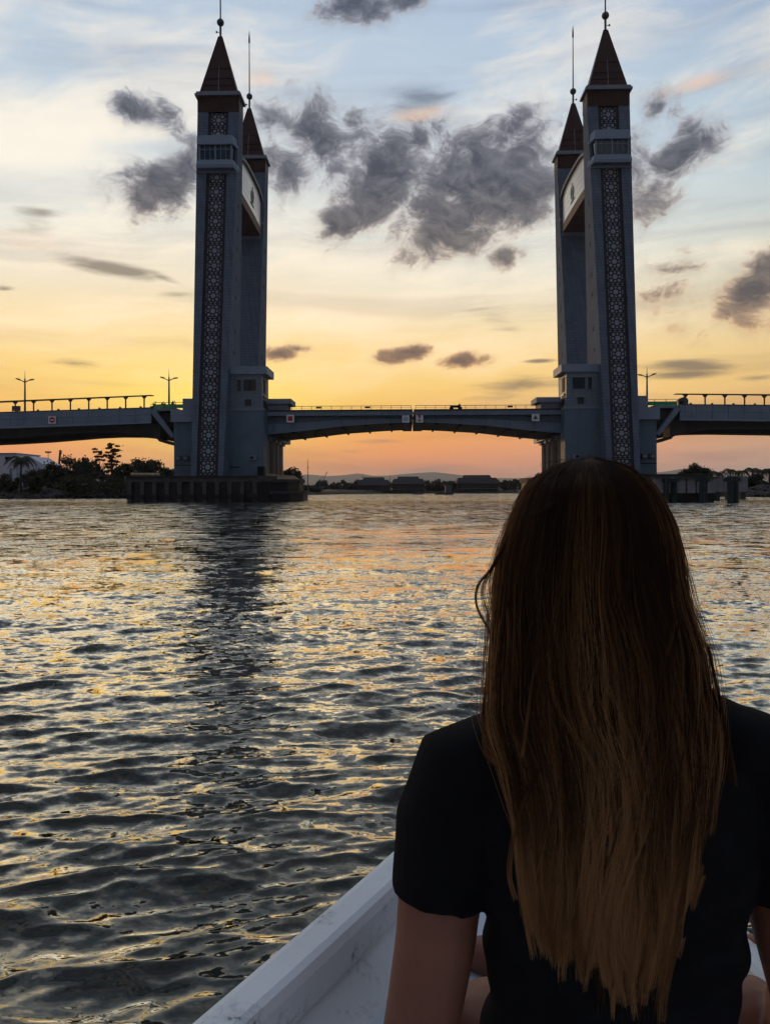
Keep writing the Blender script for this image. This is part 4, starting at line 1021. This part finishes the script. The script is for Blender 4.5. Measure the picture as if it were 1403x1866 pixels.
m = MB(); m.box(-.7, .7, -.7, .7, 0, 1.6); m.build('cab', M_POLE, T)
for q in (-.22, .22):
    m = MB(); m.tube([(0,q,1.5),(2.4,q*.4,6.6)], .08, 5); m.build('boom', M_POLE, T)
m = MB(); m.tube([(-.5,0,1.6),(-.2,0,3.6),(2.4,0,6.6)], .04, 5); m.build('cable', M_POLE, T)
b = P(108, 850, 190); T = thing('crane_boom', 'dark crane jib poking up over the trees on the left bank', 'crane', b.to_tuple(), 0)
m = MB(); m.tube([(-.4,0,-3),(.3,0,4.6)], .28, 5); m.build('boom', M_POLE, T)
m = MB(); m.tube([(.3,0,4.5),(.75,0,4.3),(.5,0,3.4)], .06, 5); m.build('jib_head', M_POLE, T)
# small boats in the distance
def skiff(px, y, Y, L, hgt, label, cabin=True):
    p = P(px, y, Y); T = thing('fishing_boat', label, 'boat', (p.x, Y, 0), 0, 'small boats near the far shore')
    m = MB(); m.loft([[(-L*.5,-.1,0),(-L*.5,.1,0),(-L*.55,.1,.9),(-L*.55,-.1,.9)], [(-L*.2,-.7,-.1),(-L*.2,.7,-.1),(-L*.2,.9,.6),(-L*.2,-.9,.6)], [(L*.4,-.7,-.1),(L*.4,.7,-.1),(L*.42,.9,.7),(L*.42,-.9,.7)]]); m.build('hull', M_POLE, T)
    if cabin:
        m = MB(); m.box(-L*.12, L*.25, -.6, .6, .55, hgt*.6); m.build('cabin', M_POLE, T)
        m = MB(); m.box(-L*.18, L*.32, -.75, .75, hgt*.6, hgt*.66); m.build('roof', M_POLE, T)
        m = MB(); m.tube([(-L*.02,0,hgt*.6),(-L*.02,0,hgt)], .06, 5); m.build('mast', M_POLE, T)
skiff(815, 899, 225, 4.6, 4.2, 'dark fishing boat with cabin and mast moored off the far shore')
skiff(797, 899, 228, 1.8, 1.0, 'tiny dark rowing boat just left of the dark fishing boat', False)
skiff(762, 899, 240, 3.2, 1.0, 'low dark open boat in front of the middle far hall', False)

# ------------------------------------------------------------------ hills far behind
def ridge(name, Y, pts, depth, seed):
    rng = random.Random(seed); xs = np.linspace(pts[0][0], pts[-1][0], 90)
    ys = np.interp(xs, [p[0] for p in pts], [p[1] for p in pts])
    top = []; 
    for x, y in zip(xs, ys):
        v = P(x, y+rng.uniform(-.6,.6), Y); top.append(v)
    mb = MB(); n = len(top)
    mb.v = [(v.x, Y-depth*.5, -2) for v in top] + [(v.x+rng.uniform(-20,20), Y-depth*.2+rng.uniform(-60,60), v.z*.55) for v in top] + [tuple(v) for v in top] + [(v.x, Y+depth*.5, -2) for v in top]
    for k in range(3):
        for i in range(n-1): a = k*n+i; mb.f.append((a, a+1, a+n+1, a+n))
    kind(mb.build(name, mat('hill_forest', (.05,.065,.05), .95, .3, .002), smooth=True), 'structure')
ridge('hills', 8500, [(-500,880),(300,872),(500,869),(540,864),(575,863),(605,868),(650,862),(690,868),(740,864),(790,860),(830,866),(880,872),(960,873),(1060,870),(1180,866),(1215,862),(1245,858),(1280,866),(1403,870),(2000,884)], 1400, 4)

# ------------------------------------------------------------------ evening haze
hz = MB().box(-9600, 9600, -9600, 9600, -4.0, 230.0).build('haze', None)
hz['kind'] = 'stuff'; hz['label'] = 'thin warm evening haze over the river'; hz['category'] = 'haze'
hm = bpy.data.materials.new('haze'); hm.use_nodes = True; ht = hm.node_tree; ht.nodes.clear()
pv = ht.nodes.new('ShaderNodeVolumePrincipled'); pv.inputs['Color'].default_value = (.95,.93,.92,1); pv.inputs['Density'].default_value = 0.9e-4; pv.inputs['Anisotropy'].default_value = .3
ho = ht.nodes.new('ShaderNodeOutputMaterial'); ht.links.new(pv.outputs[0], ho.inputs['Volume']); hz.data.materials.append(hm)
# ------------------------------------------------------------------ the boat we sit in
def boat_paint(name, col, chips):
    m = bpy.data.materials.new(name); m.use_nodes = True; t = m.node_tree; b = t.nodes['Principled BSDF']
    g = t.nodes.new('ShaderNodeNewGeometry'); co = g.outputs['Position']
    n1 = noise(t, co, 9.0, 6, .65); n2 = noise(t, co, 60.0, 5, .7); n3 = noise(t, co, 3.0, 3, .5)
    c = ramp(t, n3, [(.3, tuple(x*.90 for x in col)+(1,)), (.7, tuple(col)+(1,))])
    c = mix(t, (n1*.6+n2*.4).step(.53, .60)*.55*chips, c, tuple(x*.55 for x in col)+(1,))
    c = mix(t, (n1*.5+n2*.5).step(.605, .64)*chips, c, (.10,.09,.085,1))
    t.links.new(c, b.inputs['Base Color']); b.inputs['Roughness'].default_value = .55; b.inputs['Specular IOR Level'].default_value = .35
    bp = t.nodes.new('ShaderNodeBump'); bp.inputs['Strength'].default_value = .55; bp.inputs['Distance'].default_value = .004
    t.links.new((n1*.5+n2*.7).s, bp.inputs['Height']); t.links.new(bp.outputs[0], b.inputs['Normal'])
    return m
BP = boat_paint('boat_paint', (.78,.83,.84), .8); BD = boat_paint('deck_paint', (.64,.73,.79), .04)
def catmull(pts, n):
    out = []; P_ = [np.array(p, float) for p in pts]; P_ = [2*P_[0]-P_[1]] + P_ + [2*P_[-1]-P_[-2]]
    for i in range(1, len(P_)-2):
        for k in range(n):
            t = k/n; a, b, c, d = P_[i-1:i+3]
            out.append(.5*((2*b)+(-a+c)*t+(2*a-5*b+4*c-d)*t*t+(-a+3*b-3*c+d)*t**3))
    out.append(P_[-2]); return out
LG = catmull([(-.98,-3.0,.74),(-.92,-1.6,.74),(-.80,-.4,.74),(-.575,.5,.745),(-.262,1.038,.75),(.02,1.526,.757),(.24,1.93,.775),(.385,2.24,.80)], 12)
RG = catmull([(1.06,-3.0,.74),(1.03,-1.6,.74),(.93,-.4,.74),(.765,.5,.745),(.625,1.05,.75),(.540,1.50,.757),(.455,1.95,.775),(.395,2.24,.80)], 12)
BOAT = thing('boat', 'white painted wooden boat bow with worn gunwales under the seated woman', 'boat', (.1, 0, 0), 0)
def bpart(mb, name, material, smooth=True):
    mb.v = [(x-.1, y, z) for x, y, z in mb.v]; return mb.build(name, material, BOAT, smooth)
def gunwale(G, sg):
    rings = []; n = len(G)
    for i, p in enumerate(G):
        d = G[min(i+1, n-1)] - G[max(i-1, 0)]; d[2] = 0; d = d/np.linalg.norm(d)
        nin = np.array((d[1], -d[0], 0))*sg          # towards the inside of the boat
        w = min(.062, .5*abs(LG[i][0]-RG[i][0])/max(.2, abs(nin[0])) - .002) if i < n-1 else .004
        w = max(w, .004)
        prof_ = [(0,.0),(-.006,-.012),(-.006,-.060),(.002,-.075),(w*.9,-.075),(w*1.0,-.066),(w*1.02,-.018),(w*.95,-.003),(w*.8,.003),(w*.2,.004)]
        rings.append([tuple(p + nin*a + np.array((0,0,b))) for a, b in prof_])
    mb = MB(); mb.loft(rings); 
    if sg < 0: mb.f = [tuple(reversed(f)) for f in mb.f]
    return bpart(mb, 'gunwale', BP, False)
gunwale(LG, 1); gunwale(RG, -1)
DECKZ = .62
def strip(rows, name, material, smooth=True):
    mb = MB(); n = len(rows[0]); mb.v = [tuple(p) for r in rows for p in r]
    for k in range(len(rows)-1):
        for i in range(n-1): a = k*n+i; mb.f.append((a, a+1, a+n+1, a+n))
    return bpart(mb, name, material, smooth)
def inset(G, sg, w, z):
    out = []; n = len(G)
    for i, p in enumerate(G):
        d = G[min(i+1, n-1)] - G[max(i-1, 0)]; d[2] = 0; d = d/np.linalg.norm(d); nin = np.array((d[1], -d[0], 0))*sg
        ww = min(w, .47*abs(LG[i][0]-RG[i][0])); q = p + nin*ww; q[2] = z; out.append(q)
    return out
for G, sg in ((LG, 1), (RG, -1)):
    strip([inset(G, sg, .048, .70), inset(G, sg, .052, .676), inset(G, sg, .068, .655), inset(G, sg, .085, .632), inset(G, sg, .11, DECKZ)], 'inner_side', BP)
    strip([[p+np.array((0,0,-.02)) for p in G]] + [[np.array((p[0]+(.40-p[0])*f, p[1]-(.0 if p[1] < 1.2 else f*.25*(p[1]-1.2)), z)) for p in G] for f, z in ((.03,.5),(.10,.25),(.28,.02),(.6,-.14),(1.0,-.2))], 'hull', BP)
LI, RI = inset(LG, 1, .10, DECKZ), inset(RG, -1, .10, DECKZ)
strip([[l+(r-l)*k/8 for l, r in zip(LI, RI)] for k in range(9)], 'deck', BD, False)
for y in (1.16, 1.62):                   # seams of the foredeck boards
    i = int(np.argmin([abs(p[1]-y) for p in LI])); l, r = LI[i], RI[i]
    mb = MB(); mb.add([(l[0],y-.004,DECKZ+.003),(r[0],y-.004,DECKZ+.003),(r[0],y+.004,DECKZ+.003),(l[0],y+.004,DECKZ+.003)], [(0,1,2,3)])
    bpart(mb, 'deck_seam', mat('seam', (.08,.09,.11), .8), False)

# ------------------------------------------------------------------ the woman
ORG = Vector((.275, 1.0, DECKZ))
WOMAN = thing('person', 'woman seen from behind with long brown hair and black t-shirt, sitting in the bow', 'person', ORG.to_tuple(), 0)
def ell(cx, cy, cz, a, b, n=36, pw=2.3):
    out = []
    for k in range(n):
        t = 2*math.pi*k/n; c, s = math.cos(t), math.sin(t)
        out.append((cx + a*math.copysign(abs(c)**(2/pw), c), cy + b*math.copysign(abs(s)**(2/pw), s), cz))
    return out
def remeshed(name, mb, voxel, smooth, material, parent, displace=None):
    me = mb.mesh('tmp'); o = bpy.data.objects.new('tmp', me); COL.objects.link(o)
    m1 = o.modifiers.new('r', 'REMESH'); m1.mode = 'VOXEL'; m1.voxel_size = voxel
    m2 = o.modifiers.new('s', 'SMOOTH'); m2.factor = .5; m2.iterations = smooth
    dg = bpy.context.evaluated_depsgraph_get(); ev = o.evaluated_get(dg)
    nm = bpy.data.meshes.new_from_object(ev); bpy.data.objects.remove(o); bpy.data.meshes.remove(me)
    nm.name = name; co = np.empty(len(nm.vertices)*3, np.float32); nm.vertices.foreach_get('co', co); co = co.reshape(-1, 3)
    if displace is not None:
        no = np.empty(len(nm.vertices)*3, np.float32); nm.vertices.foreach_get('normal', no); no = no.reshape(-1, 3); co = co + no*displace(co)[:, None]
    co = co - np.array(ORG, np.float32); nm.vertices.foreach_set('co', co.ravel())
    nm.polygons.foreach_set('use_smooth', np.ones(len(nm.polygons), bool)); nm.materials.clear(); nm.materials.append(material); nm.update()
    return link(name, nm, parent)
def skin_mat():
    m = bpy.data.materials.new('skin'); m.use_nodes = True; t = m.node_tree; b = t.nodes['Principled BSDF']
    tc = t.nodes.new('ShaderNodeTexCoord'); n = noise(t, tc.outputs['Object'], 14, 4, .6)
    t.links.new(ramp(t, n, [(.3,(.20,.080,.046,1)),(.7,(.26,.105,.062,1))]), b.inputs['Base Color'])
    b.inputs['Roughness'].default_value = .5; b.inputs['Subsurface Weight'].default_value = .12; b.inputs['Subsurface Radius'].default_value = (.012,.004,.002); b.inputs['Specular IOR Level'].default_value = .35
    bp = t.nodes.new('ShaderNodeBump'); bp.inputs['Strength'].default_value = .12; bp.inputs['Distance'].default_value = .001
    t.links.new(noise(t, tc.outputs['Object'], 420, 2, .5).s, bp.inputs['Height']); t.links.new(bp.outputs[0], b.inputs['Normal'])
    return m
SKIN = skin_mat()
TORSO = [(.276,1.02,.635,.172,.115),(.277,1.005,.69,.182,.12),(.278,.985,.75,.160,.108),(.279,.968,.82,.141,.096),(.279,.955,.89,.142,.096),(.277,.948,.96,.152,.100),
         (.275,.945,1.03,.162,.104),(.273,.945,1.09,.168,.104),(.271,.948,1.14,.160,.094),(.268,.952,1.166,.122,.078),(.264,.956,1.198,.072,.062)]
NECK = [(.262,.958,1.215,.058,.058),(.260,.962,1.25,.052,.055),(.257,.968,1.30,.052,.058),(.256,.97,1.34,.055,.062)]
LARM = [(.155,.955,1.136,.056),(.094,.952,1.114,.0585),(.076,.948,1.06,.055),(.066,.944,.98,.0515),(.060,.942,.92,.0495),(.048,.94,.85,.047),(.036,.95,.79,.043),(.038,.985,.755,.041),(.048,1.06,.765,.038),(.052,1.13,.765,.030),(.054,1.165,.762,.026)]
RARM = [(.392,.955,1.150,.056),(.456,.952,1.130,.0585),(.478,.948,1.07,.055),(.492,.944,.99,.0515),(.500,.942,.93,.0495),(.518,.94,.85,.047),(.532,.95,.79,.043),(.532,.985,.755,.041),(.565,1.06,.765,.038),(.615,1.13,.765,.030),(.632,1.165,.762,.026)]
LLEG = [(.215,1.03,.71,.088),(.14,1.07,.70,.080),(.07,1.10,.682,.062),(.055,1.12,.68,.056),(.09,1.15,.672,.050),(.20,1.18,.662,.045),(.29,1.19,.655,.036),(.32,1.195,.652,.033)]
RLEG = [(.34,1.03,.71,.088),(.43,1.07,.705,.082),(.52,1.10,.70,.066),(.55,1.13,.69,.058),(.50,1.18,.675,.050),(.40,1.26,.665,.044),(.31,1.30,.655,.036),(.28,1.31,.652,.033)]
def limb(mb, pts, n=18, grow=0.0):
    mb.tube([p[:3] for p in pts], [p[3]+grow for p in pts], n)
    mb.ball(pts[0][:3], pts[0][3]+grow, 16, 10); mb.ball(pts[-1][:3], pts[-1][3]+grow, 12, 8)
    return mb
body = MB()
body.loft([ell(*r) for r in TORSO]); body.loft([ell(*r, pw=2.0) for r in [TORSO[-2]] + NECK])
HC = Vector((.256, .972, 1.392))
body.ball(HC, (.072,.090,.102), 28, 20)
body.ball((HC.x,HC.y+.032,HC.z-.052), (.054,.058,.058), 20, 14)        # jaw
body.ball((HC.x,HC.y+.078,HC.z-.096), (.020,.016,.016), 12, 8)         # chin
body.loft([[(HC.x-.008,HC.y+.082,HC.z+.02),(HC.x+.008,HC.y+.082,HC.z+.02),(HC.x+.008,HC.y+.07,HC.z+.02),(HC.x-.008,HC.y+.07,HC.z+.02)],
           [(HC.x-.016,HC.y+.112,HC.z-.026),(HC.x+.016,HC.y+.112,HC.z-.026),(HC.x+.016,HC.y+.07,HC.z-.034),(HC.x-.016,HC.y+.07,HC.z-.034)]])   # nose
body.ball((HC.x,HC.y+.088,HC.z-.058), (.024,.012,.010), 12, 8)         # mouth
for sg in (-1, 1):
    body.ball((HC.x+sg*.074,HC.y+.002,HC.z-.018), (.010,.020,.032), 10, 8)   # ear
    body.ball((HC.x+sg*.032,HC.y+.076,HC.z+.022), (.022,.012,.010), 10, 8)   # brow
limb(body, LARM); limb(body, RARM); limb(body, LLEG, 20); limb(body, RLEG, 20)
for (a, sg, knee) in ((LARM[-1], 1, (.060,1.29)), (RARM[-1], -1, (.655,1.28))):
    # relaxed hand laid over the knee: palm, four fingers, thumb from its side
    w = Vector(a[:3]); f = Vector((knee[0]-w.x, knee[1]-w.y+.02, .002)).normalized(); side = Vector((f.y, -f.x, 0))*sg
    palm_c = w + f*.045
    body.loft([ell(w.x, w.y, w.z, .026, .026, 16)] and [[tuple(w + side*x + Vector((0,0,z))) for x, z in ((-.024,-.016),(.024,-.016),(.024,.014),(-.024,.014))],
               [tuple(w + f*.05 + side*x + Vector((0,0,z))) for x, z in ((-.038,-.012),(.038,-.012),(.036,.016),(-.036,.016))],
               [tuple(w + f*.088 + side*x + Vector((0,0,z))) for x, z in ((-.038,-.012),(.038,-.012),(.036,.010),(-.036,.010))]])
    for k, L in enumerate((.066,.074,.069,.054)):
        b0 = w + f*.084 + side*(.029-.0195*k); d2 = (f + side*(.12-.08*k)).normalized()
        pts = [b0, b0+d2*L*.45+Vector((0,0,-.004)), b0+d2*L*.78+Vector((0,0,-.018)), b0+d2*L*.95+Vector((0,0,-.036))]
        body.tube(pts, [.0092,.0088,.0080,.0062], 8)
    b0 = w + f*.022 + side*.026; body.tube([b0, b0+(f*.5+side).normalized()*.03+Vector((0,0,-.004)), b0+(f*.9+side).normalized()*.056+Vector((0,0,-.014))], [.013,.011,.008], 8)
for (a, d) in ((LLEG[-1], (1,.12,0)), (RLEG[-1], (-1,.05,0))):         # feet
    w = Vector(a[:3]); d = Vector(d).normalized()
    body.tube([w-d*.02, w+d*.05+Vector((0,.02,-.004)), w+d*.11+Vector((0,.05,-.008)), w+d*.16+Vector((0,.07,-.012))], [.034,.036,.032,.018], 12)
BODY = remeshed('body', body, .0055, 4, SKIN, WOMAN)
eyem = mat('eye_white', (.6,.6,.58), .2)
for sg in (-1, 1):
    mb = MB(); mb.ball(Vector((HC.x+sg*.032, HC.y+.077, HC.z+.004))-ORG, (.013,.010,.008), 12, 8); e = mb.build('eye', eyem, WOMAN, True)
    mb = MB(); mb.ball(Vector((HC.x+sg*.032, HC.y+.085, HC.z+.004))-ORG, (.006,.004,.006), 10, 6); mb.build('iris', mat('iris', (.05,.03,.02), .2), e, True)
# black t-shirt
SHM = mat('black_cotton', (.0075,.0075,.009), .9, .3, 20, .5, 700, spec=.15)
sh = MB()
ST = [(x, y, z, a+.010, b+.010) for x, y, z, a, b in TORSO[1:10]]
sh.loft([ell(*r) for r in [(.276,1.005,.66,.192,.13)] + ST + [(.265,.955,1.192,.086,.066)]])
def cut(pts, zmin):
    out = [p for p in pts if p[2] > zmin]; return out
LS = LARM[:3] + [(.0685,.9455,1.00,.0525),(.0655,.944,.974,.0515)]; RS = RARM[:3] + [(.4905,.9455,1.00,.0525),(.4945,.944,.978,.0515)]
for arm in (LS, RS):
    sh.tube([p[:3] for p in arm], [p[3]+(.010 if k < 3 else .0085) for k, p in enumerate(arm)], 24); sh.ball(arm[0][:3], arm[0][3]+.008, 16, 10)
def folds(co):
    x, y, z = co[:, 0], co[:, 1], co[:, 2]
    f = .0024*np.sin(z*70+x*26+np.sin(x*33)*1.6) + .0012*np.sin(z*120-x*60+y*40) + .0034*np.sin((z-1.0)*32+(x-.275)**2*240)*np.clip((1.02-z)/.1, 0, 1)
    return f*np.clip((.215-np.abs(x-.275))/.06, .12, 1)
SHIRT = remeshed('t_shirt', sh, .005, 3, SHM, WOMAN, folds)
so = MB(); so.loft([ell(*r) for r in [(.276,1.02,.628,.183,.126),(.277,1.008,.69,.193,.131),(.278,.99,.73,.178,.12)]])
remeshed('shorts', so, .006, 3, mat('black_shorts', (.008,.008,.010), .9), WOMAN)

# ------------------------------------------------------------------ hair
def build_hair():
    rng = np.random.RandomState(5)
    ry  = np.array([834, 842, 852, 870, 900, 950,1000,1050,1100,1200,1300,1350,1400,1500,1600,1700,1830], float)
    XL  = np.array([1070,1030,1002, 972, 944, 922, 906, 898, 895, 889, 882, 892, 908, 926, 934, 946, 965], float)
    XR  = np.array([1082,1120,1146,1178,1208,1234,1246,1252,1259,1288,1304,1310,1311,1305,1288,1264,1240], float)
    YC  = np.array([.972,.972,.972,.972,.972,.972,.970,.965,.955,.930,.895,.872,.860,.850,.848,.848,.850], float)
    DP  = np.array([.012,.045,.066,.084,.100,.112,.116,.116,.112,.096,.064,.046,.036,.030,.030,.030,.030], float)
    zz = 1.47 - (ry-892.5)/1403*YC
    f = lambda tab, y: np.interp(y, ry, tab)
    NC = 820; n = 64000; K = 30
    # clumps
    cph = rng.beta(.9, .9, NC)*math.pi*1.24 - .12*math.pi         # angle round the head, 0 = right edge, pi = left
    crho = rng.uniform(.80, 1.03, NC)
    cw = rng.uniform(0, 2*math.pi, (NC, 4)); cam_ = rng.gamma(2.0, .5, NC)
    cend = np.zeros(NC)
    s01 = np.clip(.5 + .5*np.cos(cph), 0, 1)                       # 1 = right
    bx = np.array([0, .06, .16, .30, .45, .62, .76, .88, 1.0]); by = np.array([1635,1655,1692,1720,1738,1768,1780,1725,1635])
    cend = np.interp(s01, bx, by) + rng.normal(0, 42, NC)
    short = rng.rand(NC) < .12; cend[short] -= rng.uniform(60, 320, short.sum())
    ci = rng.randint(0, NC, n)
    ph = cph[ci] + rng.normal(0, .035, n); rho = np.clip(crho[ci] + rng.normal(0, .045, n), .62, 1.10)
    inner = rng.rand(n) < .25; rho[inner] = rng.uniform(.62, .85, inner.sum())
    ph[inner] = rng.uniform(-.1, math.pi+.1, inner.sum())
    end = cend[ci] - np.abs(rng.normal(0, 34, n))
    start = 835 + np.abs(rng.normal(0, 12, n)) + rng.uniform(0, 1, n)**2*70*(rng.rand(n) < .6)
    t = np.linspace(0, 1, K)[None]
    tt = t**.92
    y = start[:, None] + (end-start)[:, None]*tt
    xl, xr, yc, dp = f(XL, y), f(XR, y), f(YC, y), f(DP, y)
    below = np.clip((y-1080)/260, 0, 1)
    phc = np.clip(ph, .02, math.pi-.02)[:, None]
    drift = rng.normal(0, .15, NC)
    phv = ph[:, None]*(1-below) + phc*below + drift[ci][:, None]*np.clip((y-860)/700, 0, 1)*np.sin(phc)
    # clumps pull together towards their tips
    pull = np.clip((y-960)/520, 0, 1)*.88
    phv = phv*(1-pull) + (np.clip(cph[ci], .02, math.pi-.02) + drift[ci])[:, None]*pull
    wob = cam_[ci][:, None]*(.024*np.sin(y/80.0 + cw[ci, 0][:, None]) + .045*np.sin(y/190.0 + cw[ci, 1][:, None]))*np.clip((y-930)/400, 0, 1.4)
    fr = rng.normal(0, 1, n)[:, None]; fp = rng.uniform(0, 6.28, n)[:, None]
    wob += .012*fr*np.sin(y/60.0+fp)*np.clip((y-900)/500, 0, 1)
    coh = .085*np.sin(y/112.0 + 2.2*np.sin(ph*2.6)[:, None]) + .04*np.sin(y/58.0 + ph[:, None]*7.0)
    phv = phv + wob*1.5 + coh*np.clip((y-1000)/380, 0, 1.2)
    c, s = np.cos(phv), np.sin(phv)
    rr = rho[:, None]*np.ones_like(y)
    # spread tips slightly, lift a few flyaways
    flya = (rng.rand(n) < .06)
    lift = np.where(flya, np.abs(rng.normal(0, .05, n)), 0)[:, None]*np.sin(np.pi*np.clip(t*1.1, 0, 1))
    mid, hw = (xl+xr)/2, (xr-xl)/2
    px = mid + hw*(np.minimum(rr, 1.02)*.935 + lift*1.2)*c
    Yp = yc - dp*(rr + lift)*s
    Z = 1.47 - (y-892.5)/1403*Yp
    X = (px-701.5)/1403*Yp
    # a scatter of stray hairs over everything
    X += rng.normal(0, .0010, n)[:, None] + wob*.018
    pts = np.stack([X, Yp, Z], -1)
    extra = []; eshade = []
    def strand(pix, w, cnt, shd=.35):                                       # hand-placed stray locks: (x, y, depth)
        q = catmull([((a-701.5)/1403*d, d, 1.47-(b-892.5)/1403*d) for a, b, d in pix], 6); q = np.array(q)
        u = np.linspace(0, len(q)-1, K); q = np.stack([np.interp(u, np.arange(len(q)), q[:, j]) for j in range(3)], -1)
        for _ in range(cnt):
            o = rng.normal(0, w, 3)*np.linspace(.4, 1.2, K)[:, None]; extra.append(q+o); eshade.append(shd)
    strand([(960,930,.93),(905,1025,.93),(872,1065,.93),(868,1105,.93),(890,1150,.93),(905,1200,.92)], .0012, 26)
    strand([(940,960,.93),(890,1045,.93),(878,1080,.93),(888,1120,.93),(905,1180,.92)], .0020, 16)
    strand([(905,1100,.92),(890,1220,.91),(880,1300,.88),(884,1370,.86),(905,1392,.855),(935,1384,.85),(955,1340,.85)], .0014, 22)
    strand([(1290,1180,.91),(1312,1290,.88),(1332,1390,.87),(1336,1460,.865),(1318,1540,.86),(1285,1600,.855)], .0016, 44)
    strand([(1285,1230,.90),(1320,1340,.87),(1326,1450,.865),(1300,1560,.86),(1270,1620,.855)], .0022, 34)
    strand([(1060,838,.95),(1040,862,.90),(1020,905,.875),(990,930,.872),(955,945,.88)], .0014, 26, -.45)
    strand([(1085,836,.95),(1150,855,.905),(1195,910,.90),(1215,960,.90)], .0016, 18, -.45)
    strand([(1075,1000,.855),(1045,1120,.85),(1010,1175,.845),(975,1215,.842),(962,1290,.84),(950,1380,.835)], .0010, 20)
    strand([(1225,1020,.87),(1230,1130,.86),(1205,1210,.85),(1165,1250,.845)], .0012, 24)
    strand([(1240,1120,.87),(1220,1220,.855),(1190,1310,.845),(1180,1370,.84)], .0012, 24)
    strand([(1000,1250,.84),(985,1380,.832),(940,1500,.828),(925,1590,.826),(935,1640,.826)], .0016, 26)
    for k in range(70):                                            # fine halo on the crown
        a = rng.uniform(.1, 3.0); x0 = 1075+rng.normal(0, 55); y0 = 842+abs(x0-1075)**2*.0045
        strand([(x0, y0+14, .955), (x0+rng.normal(0,9), y0-2-abs(rng.normal(0,5)), .95), (x0+rng.normal(0,26), y0+rng.uniform(-6,10), .945), (x0+rng.normal(0,40), y0+26, .93)], .0004, 1, -.3)
    for k in range(230):                                           # loose locks lying over the rest, drifting sideways
        p0 = rng.uniform(.15, math.pi-.15); ya = rng.uniform(860, 1350); yb = min(ya+rng.uniform(250, 620), 1760 - 90*abs(p0-1.4)); am = rng.normal(0, .26); w1 = rng.uniform(150, 330); f0 = rng.uniform(0, 6.28)
        yy = np.linspace(ya, yb, K); base_ph = np.clip(p0 + am*np.sin((yy-ya)/w1+f0) - am*math.sin(f0) + rng.normal(0, .12)*(yy-ya)/500, .06, math.pi-.06)
        rr_ = 1.0+.06*np.sin(np.pi*np.linspace(0, 1, K))
        for _ in range(rng.randint(14, 46)):
            pp = base_ph + rng.normal(0, .014)*np.linspace(.5, 1.0, K) + rng.normal(0, .006)*np.sin(yy/50+rng.uniform(0, 6))
            r2 = rr_ + rng.normal(0, .012); yc_ = f(YC, yy) - f(DP, yy)*r2*np.sin(pp); mid_ = (f(XL, yy)+f(XR, yy))/2; hw_ = (f(XR, yy)-f(XL, yy))/2
            px_ = mid_ + hw_*.92*r2*np.cos(pp); y2 = yy + rng.uniform(-8, 8)
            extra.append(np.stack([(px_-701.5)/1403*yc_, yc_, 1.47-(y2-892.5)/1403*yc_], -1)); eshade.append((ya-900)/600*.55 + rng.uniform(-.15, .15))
    extra = np.array(extra); pts = np.concatenate([pts, extra]); N = len(pts)
    pts -= np.array(ORG)
    cu = bpy.data.hair_curves.new('hair'); cu.add_curves([K]*N)
    cu.position_data.foreach_set('vector', pts.astype(np.float32).ravel())
    rad = np.repeat((np.linspace(1, .45, K)[None]*.00023).astype(np.float32), N, 0)
    at = cu.attributes.get('radius') or cu.attributes.new('radius', 'FLOAT', 'POINT'); at.data.foreach_set('value', rad.ravel())
    sh = cu.attributes.new('shade', 'FLOAT', 'CURVE')
    sc_ = np.clip((.30+.28*np.sin(cph*4.6+.6)+.12*np.sin(cph*11+2)+.55*rng.rand(NC))[ci]*.85+rng.rand(n)*.15, 0, 1); sc_[inner] = 0.0  # shade between locks put into the colour: inner strands darkest
    shade = np.concatenate([sc_, np.array(eshade)])
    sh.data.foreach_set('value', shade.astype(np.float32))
    m = bpy.data.materials.new('brown_hair'); m.use_nodes = True; t_ = m.node_tree; t_.nodes.clear()
    hi = t_.nodes.new('ShaderNodeHairInfo'); ic = V(t_, hi.outputs['Intercept'])
    an = t_.nodes.new('ShaderNodeAttribute'); an.attribute_name = 'shade'; sv = V(t_, an.outputs['Fac'])
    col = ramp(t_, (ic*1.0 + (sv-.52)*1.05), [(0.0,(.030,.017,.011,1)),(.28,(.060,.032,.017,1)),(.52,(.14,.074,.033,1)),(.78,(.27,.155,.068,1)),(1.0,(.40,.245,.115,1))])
    hb = t_.nodes.new('ShaderNodeBsdfPrincipled'); t_.links.new(col, hb.inputs['Base Color']); hb.inputs['Roughness'].default_value = .42
    hb.inputs['Specular IOR Level'].default_value = .18; hb.inputs['Specular Tint'].default_value = (1.0, .62, .34, 1)
    tr = t_.nodes.new('ShaderNodeBsdfTranslucent'); t_.links.new(mix(t_, 1.0, col, (1.9, 1.45, 1.1, 1), 'MULTIPLY'), tr.inputs['Color'])
    ms = t_.nodes.new('ShaderNodeMixShader'); ms.inputs[0].default_value = .42; t_.links.new(hb.outputs[0], ms.inputs[1]); t_.links.new(tr.outputs[0], ms.inputs[2])
    o = t_.nodes.new('ShaderNodeOutputMaterial'); t_.links.new(ms.outputs[0], o.inputs[0])
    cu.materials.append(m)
    return link('hair', cu, WOMAN)
build_hair()
